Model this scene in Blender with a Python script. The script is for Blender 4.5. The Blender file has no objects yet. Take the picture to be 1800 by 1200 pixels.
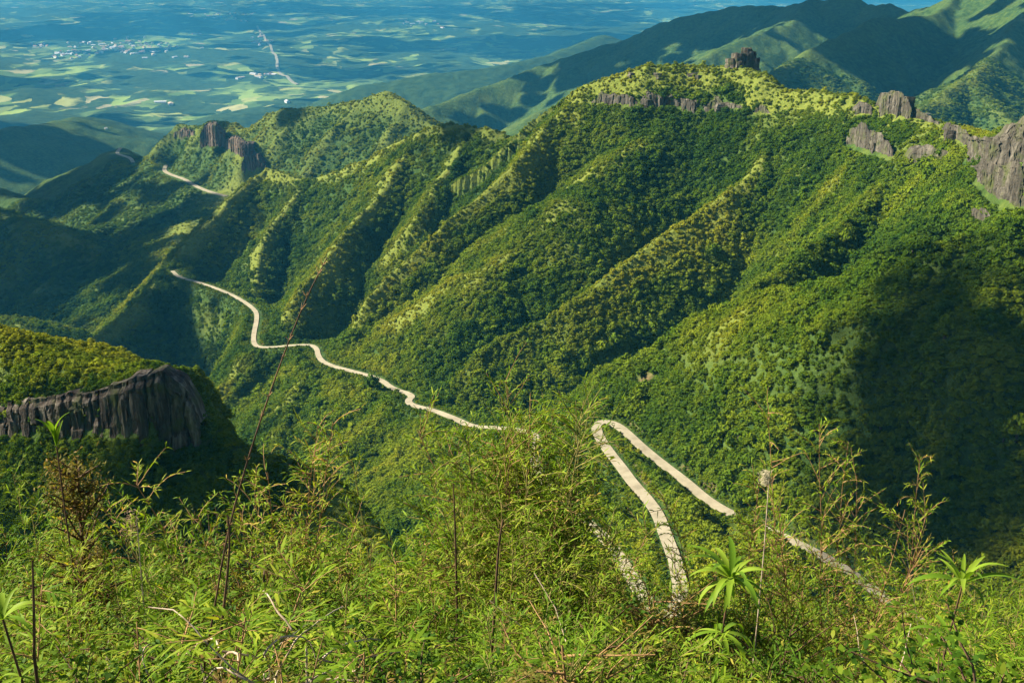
import bpy, bmesh, math, random
import numpy as np

# ------------------------------------------------------------------ camera, sky, sun, exposure
scene = bpy.context.scene
COL = scene.collection
R = math.radians
FPX = 1930.0                      # focal length in pixels of the 1800 px wide photograph
PITCH = R(19.4)                   # the camera looks this far below the horizontal
cam_data = bpy.data.cameras.new('camera')
cam_data.sensor_width = 36.0
cam_data.lens = 36.0 * FPX / 1800.0
cam_data.clip_start = 0.05
cam_data.clip_end = 150000.0
cam = bpy.data.objects.new('camera', cam_data)
COL.objects.link(cam)
cam.location = (0, 0, 0)
cam.rotation_euler = (R(90) - PITCH, 0, 0)
scene.camera = cam

SUN_AZ = R(-79)                   # measured from straight ahead, negative = to the left
SUN_EL = R(36)
SUN = np.array([math.sin(SUN_AZ) * math.cos(SUN_EL), math.cos(SUN_AZ) * math.cos(SUN_EL), math.sin(SUN_EL)])

world = bpy.data.worlds.new('World')
scene.world = world
world.use_nodes = True
nt = world.node_tree
nt.nodes.clear()
sky = nt.nodes.new('ShaderNodeTexSky')
sky.sky_type = 'NISHITA'
sky.sun_disc = False
sky.sun_elevation = SUN_EL
sky.sun_rotation = SUN_AZ         # 0 = +Y, clockwise seen from above
sky.altitude = 1400
sky.air_density = 1.0
sky.dust_density = 0.6
bg = nt.nodes.new('ShaderNodeBackground')
bg.inputs['Strength'].default_value = 0.05
wo = nt.nodes.new('ShaderNodeOutputWorld')
nt.links.new(sky.outputs[0], bg.inputs[0])
nt.links.new(bg.outputs[0], wo.inputs[0])

sun_data = bpy.data.lights.new('sun', 'SUN')
sun_data.energy = 5.0
sun_data.angle = R(0.5)
sun_data.color = (1.0, 0.91, 0.74)
sun = bpy.data.objects.new('sun', sun_data)
COL.objects.link(sun)
sun.location = (-300, 200, 900)
from mathutils import Vector
sun.rotation_euler = Vector(SUN.tolist()).to_track_quat('Z', 'Y').to_euler()

scene.render.engine = 'CYCLES'
scene.view_settings.view_transform = 'Standard'
scene.view_settings.look = 'None'
scene.view_settings.gamma = 1.0
scene.view_settings.exposure = 1.45
scene.cycles.use_denoising = True
scene.cycles.use_adaptive_sampling = True
scene.cycles.adaptive_threshold = 0.025
scene.cycles.max_bounces = 4
scene.cycles.diffuse_bounces = 2
scene.cycles.glossy_bounces = 1
scene.cycles.transmission_bounces = 3
scene.cycles.transparent_max_bounces = 4
scene.cycles.volume_bounces = 0

rng = np.random.default_rng(11)
random.seed(5)

# ------------------------------------------------------------------ helpers
CP, SP = math.cos(PITCH), math.sin(PITCH)

def P(u, v, y):
    """World point seen at pixel (u, v) of the photograph at forward distance y."""
    dx, dy = (u - 900.0) / FPX, (600.0 - v) / FPX
    f = CP + dy * SP
    up = dy * CP - SP
    return np.array([dx * y / f, y, up * y / f])

def project(p):
    x, y, z = p[..., 0], p[..., 1], p[..., 2]
    depth = y * CP - z * SP
    upc = y * SP + z * CP
    return 900 + FPX * x / depth, 600 - FPX * upc / depth

def _hash(ix, iy, seed):
    h = (ix.astype(np.int64) * 374761393 + iy.astype(np.int64) * 668265263 + seed * 974634777) & 0xFFFFFFFF
    h = ((h ^ (h >> 13)) * 1274126177) & 0xFFFFFFFF
    return (h ^ (h >> 16)) & 0xFFFFFFFF

def perlin(x, y, seed=0):
    x0, y0 = np.floor(x), np.floor(y)
    fx, fy = x - x0, y - y0
    ux, uy = fx * fx * fx * (fx * (fx * 6 - 15) + 10), fy * fy * fy * (fy * (fy * 6 - 15) + 10)
    def g(ox, oy):
        a = _hash(x0 + ox, y0 + oy, seed) * (2 * math.pi / 4294967296.0)
        return np.cos(a) * (fx - ox) + np.sin(a) * (fy - oy)
    a = g(0, 0) * (1 - ux) + g(1, 0) * ux
    b = g(0, 1) * (1 - ux) + g(1, 1) * ux
    return (a * (1 - uy) + b * uy) * 1.5

def fbm(x, y, octaves=4, seed=0, gain=0.5):
    s, a = 0.0, 1.0
    for k in range(octaves):
        s = s + a * perlin(x * 2 ** k, y * 2 ** k, seed + k * 17)
        a *= gain
    return s

def smooth(a, b, x):
    t = np.clip((x - a) / (b - a), 0, 1)
    return t * t * (3 - 2 * t)

def mesh_np(name, verts, faces, smooth_shade=False):
    """Mesh from a vertex array and an (n,3) or (n,4) index array."""
    me = bpy.data.meshes.new(name)
    verts = np.asarray(verts, np.float32)
    faces = np.asarray(faces, np.int32)
    k = faces.shape[1]
    me.vertices.add(len(verts))
    me.vertices.foreach_set('co', verts.ravel())
    me.loops.add(faces.size)
    me.loops.foreach_set('vertex_index', faces.ravel())
    me.polygons.add(len(faces))
    me.polygons.foreach_set('loop_start', np.arange(0, faces.size, k, dtype=np.int32))
    me.update(calc_edges=True)
    me.validate()
    me.polygons.foreach_set('use_smooth', np.full(len(me.polygons), smooth_shade))
    me.update()
    return me

def add_attr(me, name, data, domain='POINT', kind='FLOAT'):
    at = me.attributes.new(name, kind, domain)
    key = {'FLOAT': 'value', 'INT': 'value', 'FLOAT_VECTOR': 'vector', 'FLOAT_COLOR': 'color'}[kind]
    at.data.foreach_set(key, np.asarray(data).ravel())

def link(name, data, parent=None, mat=None, **props):
    o = bpy.data.objects.new(name, data)
    COL.objects.link(o)
    if parent is not None:
        o.parent = parent
    if mat is not None and data is not None:
        data.materials.clear()
        data.materials.append(mat)
    for k, v in props.items():
        o[k] = v
    return o

def copy_tree(o, parent=None):
    c = o.copy()
    COL.objects.link(c)
    c.parent = parent
    for ch in o.children:
        copy_tree(ch, c)
    return c

# ------------------------------------------------------------------ node helpers
class NT:
    def __init__(self, name):
        self.mat = bpy.data.materials.new(name)
        self.mat.use_nodes = True
        self.t = self.mat.node_tree
        self.t.nodes.clear()
        self.out = self.t.nodes.new('ShaderNodeOutputMaterial')
    def n(self, kind, **kw):
        nd = self.t.nodes.new(kind)
        for k, v in kw.items():
            setattr(nd, k, v)
        return nd
    def l(self, a, b):
        self.t.links.new(a, b)
    def attr(self, name, kind='GEOMETRY'):
        nd = self.n('ShaderNodeAttribute', attribute_name=name)
        nd.attribute_type = kind
        return nd
    def noise(self, vec, scale, detail=4, rough=0.55):
        nd = self.n('ShaderNodeTexNoise')
        nd.inputs['Scale'].default_value = scale
        nd.inputs['Detail'].default_value = detail
        nd.inputs['Roughness'].default_value = rough
        if vec is not None:
            self.l(vec, nd.inputs['Vector'])
        return nd
    def ramp(self, fac, stops):
        nd = self.n('ShaderNodeValToRGB')
        cr = nd.color_ramp
        while len(cr.elements) > 1:
            cr.elements.remove(cr.elements[-1])
        cr.elements[0].position = stops[0][0]
        cr.elements[0].color = (*stops[0][1], 1)
        for p, c in stops[1:]:
            e = cr.elements.new(p)
            e.color = (*c, 1)
        self.l(fac, nd.inputs[0])
        return nd.outputs[0]
    def mix(self, fac, a, b, mode='MIX'):
        nd = self.n('ShaderNodeMix', data_type='RGBA', blend_type=mode)
        if isinstance(fac, (int, float)):
            nd.inputs[0].default_value = fac
        else:
            self.l(fac, nd.inputs[0])
        for s, i in ((a, 6), (b, 7)):
            if isinstance(s, tuple):
                nd.inputs[i].default_value = (*s, 1)
            else:
                self.l(s, nd.inputs[i])
        return nd.outputs[2]
    def math(self, op, a, b=None, clamp=False):
        nd = self.n('ShaderNodeMath', operation=op, use_clamp=clamp)
        for i, s in enumerate((a, b)):
            if s is None:
                continue
            if isinstance(s, (int, float)):
                nd.inputs[i].default_value = s
            else:
                self.l(s, nd.inputs[i])
        return nd.outputs[0]
    def bsdf(self, color, rough=0.85, spec=0.15, bump=None, bump_dist=1.0, bump_str=0.6):
        b = self.n('ShaderNodeBsdfPrincipled')
        if isinstance(color, tuple):
            b.inputs['Base Color'].default_value = (*color, 1)
        else:
            self.l(color, b.inputs['Base Color'])
        b.inputs['Roughness'].default_value = rough
        b.inputs['Specular IOR Level'].default_value = spec
        if bump is not None:
            bp = self.n('ShaderNodeBump')
            bp.inputs['Distance'].default_value = bump_dist
            bp.inputs['Strength'].default_value = bump_str
            self.l(bump, bp.inputs['Height'])
            self.l(bp.outputs[0], b.inputs['Normal'])
        return b
    def done(self, shader):
        self.l(shader, self.out.inputs[0])
        return self.mat

# ------------------------------------------------------------------ terrain: ridge lines in world space
# each ridge: hill id, crest points P(u, v, forward distance), left and right side profiles (slope, run, slope beyond)
HILLSIDE, MAIN, LEFTHILL, FARRIDGE, FARMOUNT, VALLEYHILL, PLAIN = 1, 2, 3, 4, 5, 6, 0
ridges = []
def ridge(hid, pts, left=(0.8, 999, 0.8), right=(0.8, 999, 0.8), rnd=6.0, sub=None, smoothk=8.0, cap=0.0):
    ridges.append(dict(id=hid, pts=[P(*p) for p in pts], left=left, right=right, rnd=rnd, sub=sub, k=smoothk, cap=cap))

# main crest, from beyond the right edge to the left end above the road
ridge(MAIN, [(2300, 60, 520), (1960, 150, 590), (1850, 200, 620), (1800, 226, 640), (1762, 238, 670), (1720, 246, 700), (1660, 222, 760), (1600, 196, 810),
             (1560, 190, 850), (1510, 172, 880), (1440, 160, 930), (1385, 160, 960), (1345, 130, 990), (1310, 112, 1020), (1240, 118, 1040),
             (1140, 114, 1060), (1030, 152, 1080)],
      left=(1.2, 130, 1.0), right=(0.8, 300, 0.7))
ridge(MAIN, [(1030, 152, 1080), (960, 215, 1120), (900, 245, 1160), (860, 225, 1215), (815, 216, 1250), (760, 222, 1285), (740, 235, 1300), (620, 290, 1380), (540, 316, 1450),
             (500, 308, 1480), (470, 298, 1510)], left=(1.0, 999, 1.0), right=(0.8, 999, 0.8), rnd=4)
# spurs from the crest to the road
ridge(MAIN, [(470, 298, 1510), (430, 320, 1480), (400, 350, 1450), (365, 392, 1410), (330, 430, 1370), (305, 474, 1325)], left=(1.0, 999, 1.), right=(1.0, 999, 1.), rnd=4)
ridge(MAIN, [(540, 316, 1450), (480, 400, 1330), (450, 470, 1240), (440, 520, 1190)], left=(1.1, 999, 1.1), right=(1.1, 999, 1.1), rnd=4)
ridge(MAIN, [(740, 235, 1300), (680, 330, 1200), (570, 460, 1060), (490, 550, 985), (456, 598, 946)], left=(1.1, 999, 1.1), right=(1.1, 999, 1.1), rnd=3)
ridge(MAIN, [(815, 216, 1250), (800, 290, 1170), (735, 380, 1085)], left=(1.15, 999, 1.15), right=(1.2, 999, 1.2), rnd=6)
ridge(MAIN, [(1030, 152, 1080), (960, 220, 1050), (900, 290, 1000), (760, 420, 940), (640, 530, 900), (570, 600, 878)], left=(1.2, 999, 1.2), right=(1.2, 999, 1.1), rnd=2)
ridge(MAIN, [(1170, 215, 1010), (1000, 350, 915), (860, 470, 855), (760, 570, 818), (680, 645, 790)], left=(.8, 999, .8), right=(.8, 999, .8), rnd=22)
ridge(MAIN, [(1385, 165, 958), (1380, 215, 940), (1330, 290, 895), (1160, 420, 830), (1000, 530, 780), (850, 620, 752), (735, 700, 733)], left=(1.0, 999, 1.0), right=(1.35, 999, 1.25), rnd=3)
ridge(MAIN, [(1600, 290, 770), (1450, 425, 690), (1330, 505, 645), (1200, 600, 610), (1090, 700, 588)], left=(1.35, 999, 1.35), right=(1.3, 999, 1.3), rnd=4)
ridge(MAIN, [(1720, 330, 660), (1640, 400, 610), (1540, 450, 575)], left=(1.3, 999, 1.3), right=(1.3, 999, 1.3), rnd=4)
ridge(MAIN, [(2300, 240, 540), (1960, 335, 490), (1800, 388, 465), (1640, 440, 480), (1500, 480, 512), (1380, 512, 545), (1270, 552, 572), (1190, 620, 582), (1120, 690, 586), (1075, 728, 586)],
      left=(.8, 110, 1.0), right=(1.2, 999, 1.2), rnd=8)
# ribs down the near shaded face
ridge(MAIN, [(1640, 440, 480), (1570, 570, 448), (1500, 690, 432), (1450, 770, 428)], left=(1.05, 999, 1.05), right=(1.05, 999, 1.05), rnd=6)
ridge(MAIN, [(1800, 388, 465), (1745, 550, 420), (1690, 680, 400), (1650, 780, 392)], left=(1.05, 999, 1.05), right=(1.05, 999, 1.05), rnd=6)
ridge(MAIN, [(1380, 512, 545), (1330, 620, 505), (1270, 740, 480)], left=(1.0, 999, 1.0), right=(1.0, 999, 1.0), rnd=6)
# shoulder that carries the hairpin
ridge(MAIN, [(1060, 744, 558), (1100, 802, 513), (1130, 862, 464), (1175, 965, 408)], left=(.6, 999, .7), right=(.5, 999, .6), rnd=14)
# slope below the road
ridge(MAIN, [(735, 704, 731), (640, 760, 715), (560, 840, 700)], left=(.8, 999, .8), right=(.8, 999, .8), rnd=8)
ridge(MAIN, [(880, 756, 640), (800, 830, 600), (740, 900, 570)], left=(.8, 999, .8), right=(.8, 999, .8), rnd=10)
ridge(MAIN, [(452, 612, 934), (400, 680, 880), (370, 760, 830)], left=(.9, 999, .9), right=(.9, 999, .9), rnd=8)
ridge(MAIN, [(305, 478, 1315), (240, 530, 1230), (180, 585, 1170), (140, 630, 1120), (110, 700, 1050)], left=(.85, 999, .85), right=(1.1, 60, .75), rnd=4)
ridge(MAIN, [(560, 622, 860), (520, 700, 800), (490, 780, 750)], left=(.85, 999, .85), right=(.85, 999, .85), rnd=8)
# dark rocky hill at the left with the cliff facing the camera
ridge(LEFTHILL, [(-900, 470, 470), (-420, 520, 380), (-150, 556, 335), (0, 592, 322), (90, 622, 312), (180, 648, 303), (235, 636, 298), (280, 630, 293), (318, 655, 288)],
      left=(.5, 30, 1.3), right=(.6, 7, 2.6, 17, .8), rnd=4, smoothk=2, cap=3.6)
ridge(LEFTHILL, [(335, 705, 287), (352, 745, 285), (380, 772, 283), (430, 800, 280), (530, 832, 275), (600, 892, 268), (670, 950, 258), (740, 1015, 245), (800, 1100, 225)],
      left=(1.9, 999, 1.9), right=(.9, 999, .9), rnd=3, smoothk=2)
# distant lit ridge behind the main crest, cliffs at its left end
ridge(FARRIDGE, [(318, 222, 2420), (345, 225, 2380), (372, 208, 2330), (410, 215, 2280), (440, 225, 2210), (470, 205, 2180), (500, 193, 2150), (590, 183, 2100), (650, 168, 2065), (682, 160, 2050),
                 (715, 180, 2000), (760, 215, 1950), (830, 260, 1900), (950, 330, 1850)], left=(.8, 999, .8), right=(.9, 999, .9), rnd=7, sub=(105, 1))
# ridges carrying the far road and the hills in the left valley
ridge(VALLEYHILL, [(300, 455, 1600), (310, 425, 1680), (330, 395, 1780), (370, 368, 1900), (400, 343, 2020), (345, 328, 2120), (290, 300, 2300), (240, 284, 2460), (205, 268, 2700), (150, 290, 2750)],
      left=(.5, 999, .5), right=(.5, 999, .5), rnd=16, sub=(120, 1))
ridge(VALLEYHILL, [(-420, 300, 2300), (-200, 325, 2150), (0, 372, 1960), (90, 402, 1860), (160, 440, 1760), (215, 485, 1660), (240, 530, 1560)], left=(.5, 999, .5), right=(.62, 999, .62), rnd=14, sub=(110, 1))
ridge(VALLEYHILL, [(-260, 300, 2800), (0, 335, 2550), (120, 365, 2330), (220, 410, 2100), (272, 452, 1900)], left=(.5, 999, .5), right=(.6, 999, .6), rnd=14, sub=(130, 1))
ridge(VALLEYHILL, [(-200, 560, 1500), (0, 560, 1330), (60, 590, 1260), (110, 620, 1190)], left=(.5, 999, .5), right=(.6, 999, .6), rnd=14, sub=(90, 1))
ridge(VALLEYHILL, [(-150, 235, 4300), (0, 228, 4500), (90, 215, 4900), (150, 205, 5300)], left=(.35, 999, .35), right=(.35, 999, .35), rnd=30, sub=(220, 1))
ridge(VALLEYHILL, [(250, 42, 19000), (330, 30, 19500), (400, 44, 19000)], left=(.25, 999, .25), right=(.2, 999, .2), rnd=200, sub=(700, 1))
ridge(VALLEYHILL, [(640, 150, 6800), (760, 130, 6900), (860, 120, 7000), (980, 95, 7400), (1060, 62, 8000)], left=(.4, 999, .4), right=(.35, 999, .35), rnd=40, sub=(320, 1))
# far mountains on the right
ridge(FARMOUNT, [(700, 205, 4300), (760, 185, 4400), (860, 150, 4600), (960, 112, 4750), (1080, 75, 4700), (1170, 40, 4550), (1230, 22, 4500), (1280, 10, 4450), (1370, 15, 4300), (1425, -2, 4150), (1500, -5, 4050),
                 (1520, 10, 4000), (1565, 5, 3920), (1596, 22, 3850), (1650, 8, 3700), (1700, -20, 3500), (1850, -50, 3200), (2100, -70, 2900)],
      left=(.6, 999, .6), right=(.6, 999, .6), rnd=10, sub=(220, 1))
ridge(FARMOUNT, [(1425, -2, 4150), (1390, 40, 3850), (1300, 70, 3650), (1230, 105, 3500), (1100, 150, 3350), (950, 195, 3200)], left=(.6, 999, .6), right=(.6, 999, .6), rnd=14, sub=(180, 1))
ridge(FARMOUNT, [(1700, -20, 3500), (1640, 28, 3200), (1550, 34, 3000), (1490, 58, 2850), (1440, 80, 2700), (1380, 112, 2560), (1330, 150, 2450), (1260, 210, 2300)], left=(.65, 999, .65), right=(.8, 999, .8), rnd=8, sub=(170, 1))
ridge(FARMOUNT, [(1850, -50, 3200), (1790, 40, 2850), (1745, 100, 2500), (1700, 138, 2250), (1660, 165, 2130), (1600, 200, 1980)], left=(.75, 999, .75), right=(.8, 999, .8), rnd=8, sub=(150, 1))
ridge(FARMOUNT, [(1700, 138, 2250), (1740, 180, 2100), (1790, 230, 1960)], left=(.75, 999, .75), right=(.75, 999, .75), rnd=8, sub=(140, 1))

# polar sheet round the viewpoint: dense where the view looks, coarse elsewhere
half = R(31.5)
th = np.concatenate([np.linspace(-math.pi, -R(62), 26)[:-1], np.linspace(-R(62), -half, 60)[:-1], np.linspace(-half, half, 640), np.linspace(half, R(62), 60)[1:], np.linspace(R(62), math.pi, 26)[1:]])
rr = np.concatenate([np.array([0.0, 0.6]), np.linspace(1.2, 16, 34)[:-1], np.geomspace(16, 240, 40)[:-1], np.linspace(240, 1520, 480)[:-1], np.linspace(1520, 2600, 190)[:-1],
                     np.geomspace(2600, 9000, 190)[:-1], np.geomspace(9000, 70000, 110)])
NTH, NR = len(th), len(rr)
X = np.sin(th)[:, None] * rr[None, :]
Y = np.cos(th)[:, None] * rr[None, :]
RAD = np.broadcast_to(rr[None, :], X.shape)
wamp = np.clip((RAD - 200) * 0.02, 0, 1)
WX = X + wamp * (7 * fbm(X / 90, Y / 90, 3, 3))
WY = Y + wamp * (7 * fbm(X / 90, Y / 90, 3, 9))

floor_z = np.interp(rr, [0, 100, 200, 330, 480, 600, 900, 1300, 2000, 3000, 4500, 6000, 8000, 12000], [-80, -190, -245, -285, -345, -395, -460, -540, -650, -780, -930, -1030, -1085, -1100])
Z = np.broadcast_to(floor_z[None, :], X.shape).copy()
far = smooth(2500, 7000, RAD)
Z += far * (80 * fbm(X / 2600, Y / 2600, 4, 40) + 60 * np.abs(fbm(X / 1100, Y / 1100, 4, 52))) - far * 10
Z += (1 - far) * 14 * fbm(X / 240, Y / 240, 4, 61)
ID = np.zeros(X.shape, np.int8)
# the hillside below the lookout
YE = np.where(Y > 0, np.hypot(Y, X * 0.55), 0.0)
zh = np.interp(YE, [0, 14, 60, 150, 300, 450, 900, 90000], [-1.7, -11.6, -56, -140, -265, -380, -760, -9e4])
zh = zh + np.clip(YE * 0.03, 0, 4) * fbm(X / 35, Y / 35, 3, 71) + np.clip(YE / 8, 0, 1) * 0.12 * fbm(X / 1.6, Y / 1.6, 3, 77)
ID[zh > Z] = HILLSIDE
Z = np.maximum(Z, zh)

def seg_eval(A, B, left, right, rnd, reach, cap=0.0, xend=0.0):
    cx, cy = (A[0] + B[0]) / 2, (A[1] + B[1]) / 2
    rad = math.hypot(B[0] - A[0], B[1] - A[1]) / 2 + reach
    rc, tc = math.hypot(cx, cy), math.atan2(cx, cy)
    i0, i1 = np.searchsorted(rr, [max(0, rc - rad), rc + rad])
    da = math.asin(min(1, rad / rc)) if rad < rc else math.pi
    j0, j1 = np.searchsorted(th, [tc - da, tc + da])
    sl = (slice(j0, j1), slice(i0, i1))
    px, py = WX[sl], WY[sl]
    dx, dy = B[0] - A[0], B[1] - A[1]
    L2 = dx * dx + dy * dy + 1e-9
    t = np.clip(((px - A[0]) * dx + (py - A[1]) * dy) / L2, 0, 1)
    over = np.clip(px - xend + 7, 0, None)
    ox, oy = px - (A[0] + t * dx), py - (A[1] + t * dy)
    d = np.sqrt(ox * ox + oy * oy + rnd * rnd) - rnd
    side = dx * oy - dy * ox > 0
    def prof(p):
        z = np.where(d < p[1], p[0] * d, p[0] * p[1] + p[2] * (d - p[1]))
        if len(p) > 3:
            z = np.where(d > p[3], p[0] * p[1] + p[2] * (p[3] - p[1]) + p[4] * (d - p[3]), z)
        return z
    z = A[2] + t * (B[2] - A[2]) - np.where(side, prof(left), prof(right)) - cap * over
    return sl, z

r_py = random.Random(3)
for rd in ridges:
    lines = [(rd['pts'], rd['left'], rd['right'], rd['rnd'])]
    if rd['sub']:
        step = rd['sub'][0]
        acc = step * 0.6
        for A, B in zip(rd['pts'][:-1], rd['pts'][1:]):
            L = math.hypot(B[0] - A[0], B[1] - A[1])
            dirx, diry = (B[0] - A[0]) / L, (B[1] - A[1]) / L
            down = 1.0 if B[2] < A[2] else -1.0
            grade = abs(B[2] - A[2]) / L
            while acc < L:
                t = acc / L
                acc += step * r_py.uniform(0.7, 1.35)
                for sgn, pr in ((1, rd['left']), (-1, rd['right'])):
                    nx, ny = -diry * sgn, dirx * sgn
                    w = min(0.95, grade * 2.2) * down + r_py.uniform(-.25, .25)
                    vx, vy = nx + dirx * w, ny + diry * w
                    vl = math.hypot(vx, vy)
                    vx, vy = vx / vl, vy / vl
                    fall = max(0.2, pr[0] * r_py.uniform(.76, .90))
                    ln = step * r_py.uniform(.9, 1.6)
                    p0 = A + (B - A) * t
                    p0 = p0 - np.array([0, 0, 1.0 + 0.01 * step])
                    p1 = p0 + np.array([vx * ln * .5, vy * ln * .5, -fall * ln * .5 * .85])
                    ang = r_py.uniform(-.3, .3)
                    vx, vy = vx * math.cos(ang) - vy * math.sin(ang), vx * math.sin(ang) + vy * math.cos(ang)
                    p2 = p1 + np.array([vx * ln * .5, vy * ln * .5, -fall * ln * .5 * 1.1])
                    s = pr[0] * 1.12
                    lines.append(([p0, p1, p2], (s, 9999, s), (s, 9999, s), rd['rnd'] * 0.8))
            acc -= L
    for pts, lf, rt, rnd in lines:
        reach = 900 if rd['id'] in (FARMOUNT,) else (520 if rd['id'] != LEFTHILL else 200)
        if pts[0][1] > 5500:
            reach = 2500
        if len(lines) > 1 and pts is not rd['pts']:
            reach = min(reach, rd['sub'][0] * 3.0)
        for A, B in zip(pts[:-1], pts[1:]):
            sl, z = seg_eval(A, B, lf, rt, rnd, reach, rd['cap'], rd['pts'][-1][0])
            cur = Z[sl]
            win = z > cur
            k = 0.6 * rd['k'] if pts is rd['pts'] else rd['k'] * 0.5
            h = np.clip(k - np.abs(z - cur), 0, None) / k
            up = np.maximum(z, cur)
            sm = up + h * h * k * 0.12
            ID[sl][win] = rd['id']
            Z[sl] = sm
base_noise = np.clip((RAD - 150) / 200, 0, 1) * (1 - far)
Z += base_noise * (3.2 * fbm(X / 55, Y / 55, 4, 101))
Z += smooth(1500, 2500, RAD) * (1 - smooth(5000, 9000, RAD)) * 9 * fbm(X / 170, Y / 170, 4, 131)

# ------------------------------------------------------------------ the road: centre line in world space
def chaikin(pts, n=3):
    pts = np.asarray(pts, float)
    for _ in range(n):
        q = np.empty((2 * len(pts), 3))
        q[0], q[-1] = pts[0], pts[-1]
        q[1:-1:2] = 0.75 * pts[:-1] + 0.25 * pts[1:]
        q[2:-1:2] = 0.25 * pts[:-1] + 0.75 * pts[1:]
        pts = q
    return pts

def PZ(u, v, z):
    """World point seen at pixel (u, v) at height z."""
    p = P(u, v, 1.0)
    return p * (z / p[2])

road_main = [PZ(1760, 1190, -236), PZ(1680, 1135, -237), PZ(1600, 1080, -238), PZ(1540, 1040, -239), PZ(1480, 995, -240), PZ(1420, 963, -241), PZ(1350, 930, -242), PZ(1290, 905, -243), PZ(1245, 880, -243.5),
             PZ(1205, 845, -244), PZ(1165, 815, -244), PZ(1128, 785, -244), PZ(1104, 762, -244), PZ(1086, 747, -244), PZ(1066, 740, -244), PZ(1048, 745, -244), PZ(1050, 762, -243.5), PZ(1068, 790, -243), PZ(1092, 820, -242),
             PZ(1112, 848, -241), PZ(1140, 878, -240), PZ(1158, 905, -238.5), PZ(1170, 940, -237), PZ(1182, 970, -235.5), PZ(1192, 1005, -234), PZ(1198, 1050, -232), PZ(1180, 1082, -231), PZ(1145, 1070, -232), PZ(1105, 1005, -236), PZ(1080, 965, -238.5), PZ(1062, 943, -240), PZ(1020, 908, -244),
             PZ(975, 868, -250), PZ(945, 835, -256), PZ(938, 800, -262), PZ(948, 775, -268), PZ(935, 760, -272), PZ(890, 752, -278), PZ(830, 750, -285), PZ(800, 735, -289), PZ(760, 720, -294), PZ(728, 713, -298), PZ(715, 705, -301), PZ(728, 694, -304), PZ(690, 683, -308), PZ(668, 665, -312),
             PZ(620, 652, -317), PZ(580, 642, -321), PZ(560, 630, -323), PZ(556, 606, -327), PZ(520, 606, -330), PZ(470, 611, -334), PZ(447, 608, -337), PZ(445, 590, -341), PZ(452, 560, -347), PZ(450, 545, -350), PZ(425, 527, -354), PZ(395, 512, -358),
             PZ(350, 496, -365), PZ(315, 488, -370), PZ(303, 476, -373)]
road_far = [P(398, 345, 2010), P(370, 338, 2060), P(345, 328, 2120), P(325, 315, 2200), P(305, 309, 2250), P(287, 301, 2300), P(292, 290, 2360)]
road_farther = [P(234, 286, 2470), P(230, 278, 2500), P(214, 273, 2580), P(204, 270, 2660), P(212, 260, 2760)]
roads = [chaikin(road_main, 2), chaikin(road_far), chaikin(road_farther)]

def resample(pl, step):
    d = np.concatenate([[0], np.cumsum(np.linalg.norm(np.diff(pl[:, :2], axis=0), axis=1))])
    s = np.arange(0, d[-1], step)
    return np.stack([np.interp(s, d, pl[:, k]) for k in range(3)], 1)

roads = [resample(roads[0], 2.0), resample(roads[1], 4.0), resample(roads[2], 4.0)]
ROADDIST = np.full(X.shape, 999.0)
ROADFRONT = np.zeros(X.shape, bool)      # on the side of the road that faces the lookout
for pl, hw, bl in ((roads[0], 7.0, 44.0), (roads[1], 7.0, 60.0), (roads[2], 7.0, 60.0)):
    best = np.full(X.shape, 9e9)
    zr = np.zeros(X.shape)
    wsum = np.zeros(X.shape)
    zsum = np.zeros(X.shape)
    zrr = np.zeros(X.shape)
    for p in pl[::2]:
        rc, tc = math.hypot(p[0], p[1]), math.atan2(p[0], p[1])
        rad = bl
        i0, i1 = np.searchsorted(rr, [rc - rad, rc + rad])
        j0, j1 = np.searchsorted(th, [tc - rad / rc, tc + rad / rc])
        sl = (slice(j0, j1), slice(i0, i1))
        d2 = (X[sl] - p[0]) ** 2 + (Y[sl] - p[1]) ** 2
        w = 1.0 / (d2 + 4.0) ** 2
        wsum[sl] += w
        zsum[sl] += w * p[2]
        zrr[sl] += w * rc
        np.minimum(best[sl], d2, out=best[sl])
    d = np.sqrt(best)
    zr = zsum / np.maximum(wsum, 1e-12)
    w = 1 - np.clip((d - hw) / (bl - hw), 0, 1)
    w = .6 * w + .4 * w * w * (3 - 2 * w)
    w = np.where(wsum > 0, w, 0)
    front = (wsum > 0) & (RAD < zrr / np.maximum(wsum, 1e-12)) & (d < bl)
    ROADFRONT |= front
    Z = np.where(w > 0, Z * (1 - w) + (zr - 0.45) * w, Z)
    Z = np.where(front & (d < bl * .6), np.minimum(Z, zr - .45 - .12 * np.clip(d - hw, 0, None)), Z)
    ROADDIST = np.minimum(ROADDIST, d)

def height(x, y):
    """Bilinear height of the terrain sheet."""
    x, y = np.asarray(x, float), np.asarray(y, float)
    r, t = np.hypot(x, y), np.arctan2(x, y)
    i = np.clip(np.searchsorted(rr, r) - 1, 0, NR - 2)
    j = np.clip(np.searchsorted(th, t) - 1, 0, NTH - 2)
    a = np.clip((r - rr[i]) / (rr[i + 1] - rr[i]), 0, 1)
    b = np.clip((t - th[j]) / (th[j + 1] - th[j]), 0, 1)
    return (Z[j, i] * (1 - a) + Z[j, i + 1] * a) * (1 - b) + (Z[j + 1, i] * (1 - a) + Z[j + 1, i + 1] * a) * b

def lookup(F, x, y):
    r, t = np.hypot(x, y), np.arctan2(x, y)
    i = np.clip(np.searchsorted(rr, r) - 1, 0, NR - 2)
    j = np.clip(np.searchsorted(th, t) - 1, 0, NTH - 2)
    return F[j, i]

# what can be seen of the terrain from the lookout (used only to leave out plants nobody sees)
ELEV = np.where(RAD > 0, Z / np.maximum(RAD, 1e-6), -9)
HORIZ = np.maximum.accumulate(np.where(RAD > 200, ELEV, -9), axis=1)
VISIBLE = (Z + 9) / np.maximum(RAD, 1e-6) >= HORIZ - 1e-4
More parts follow.
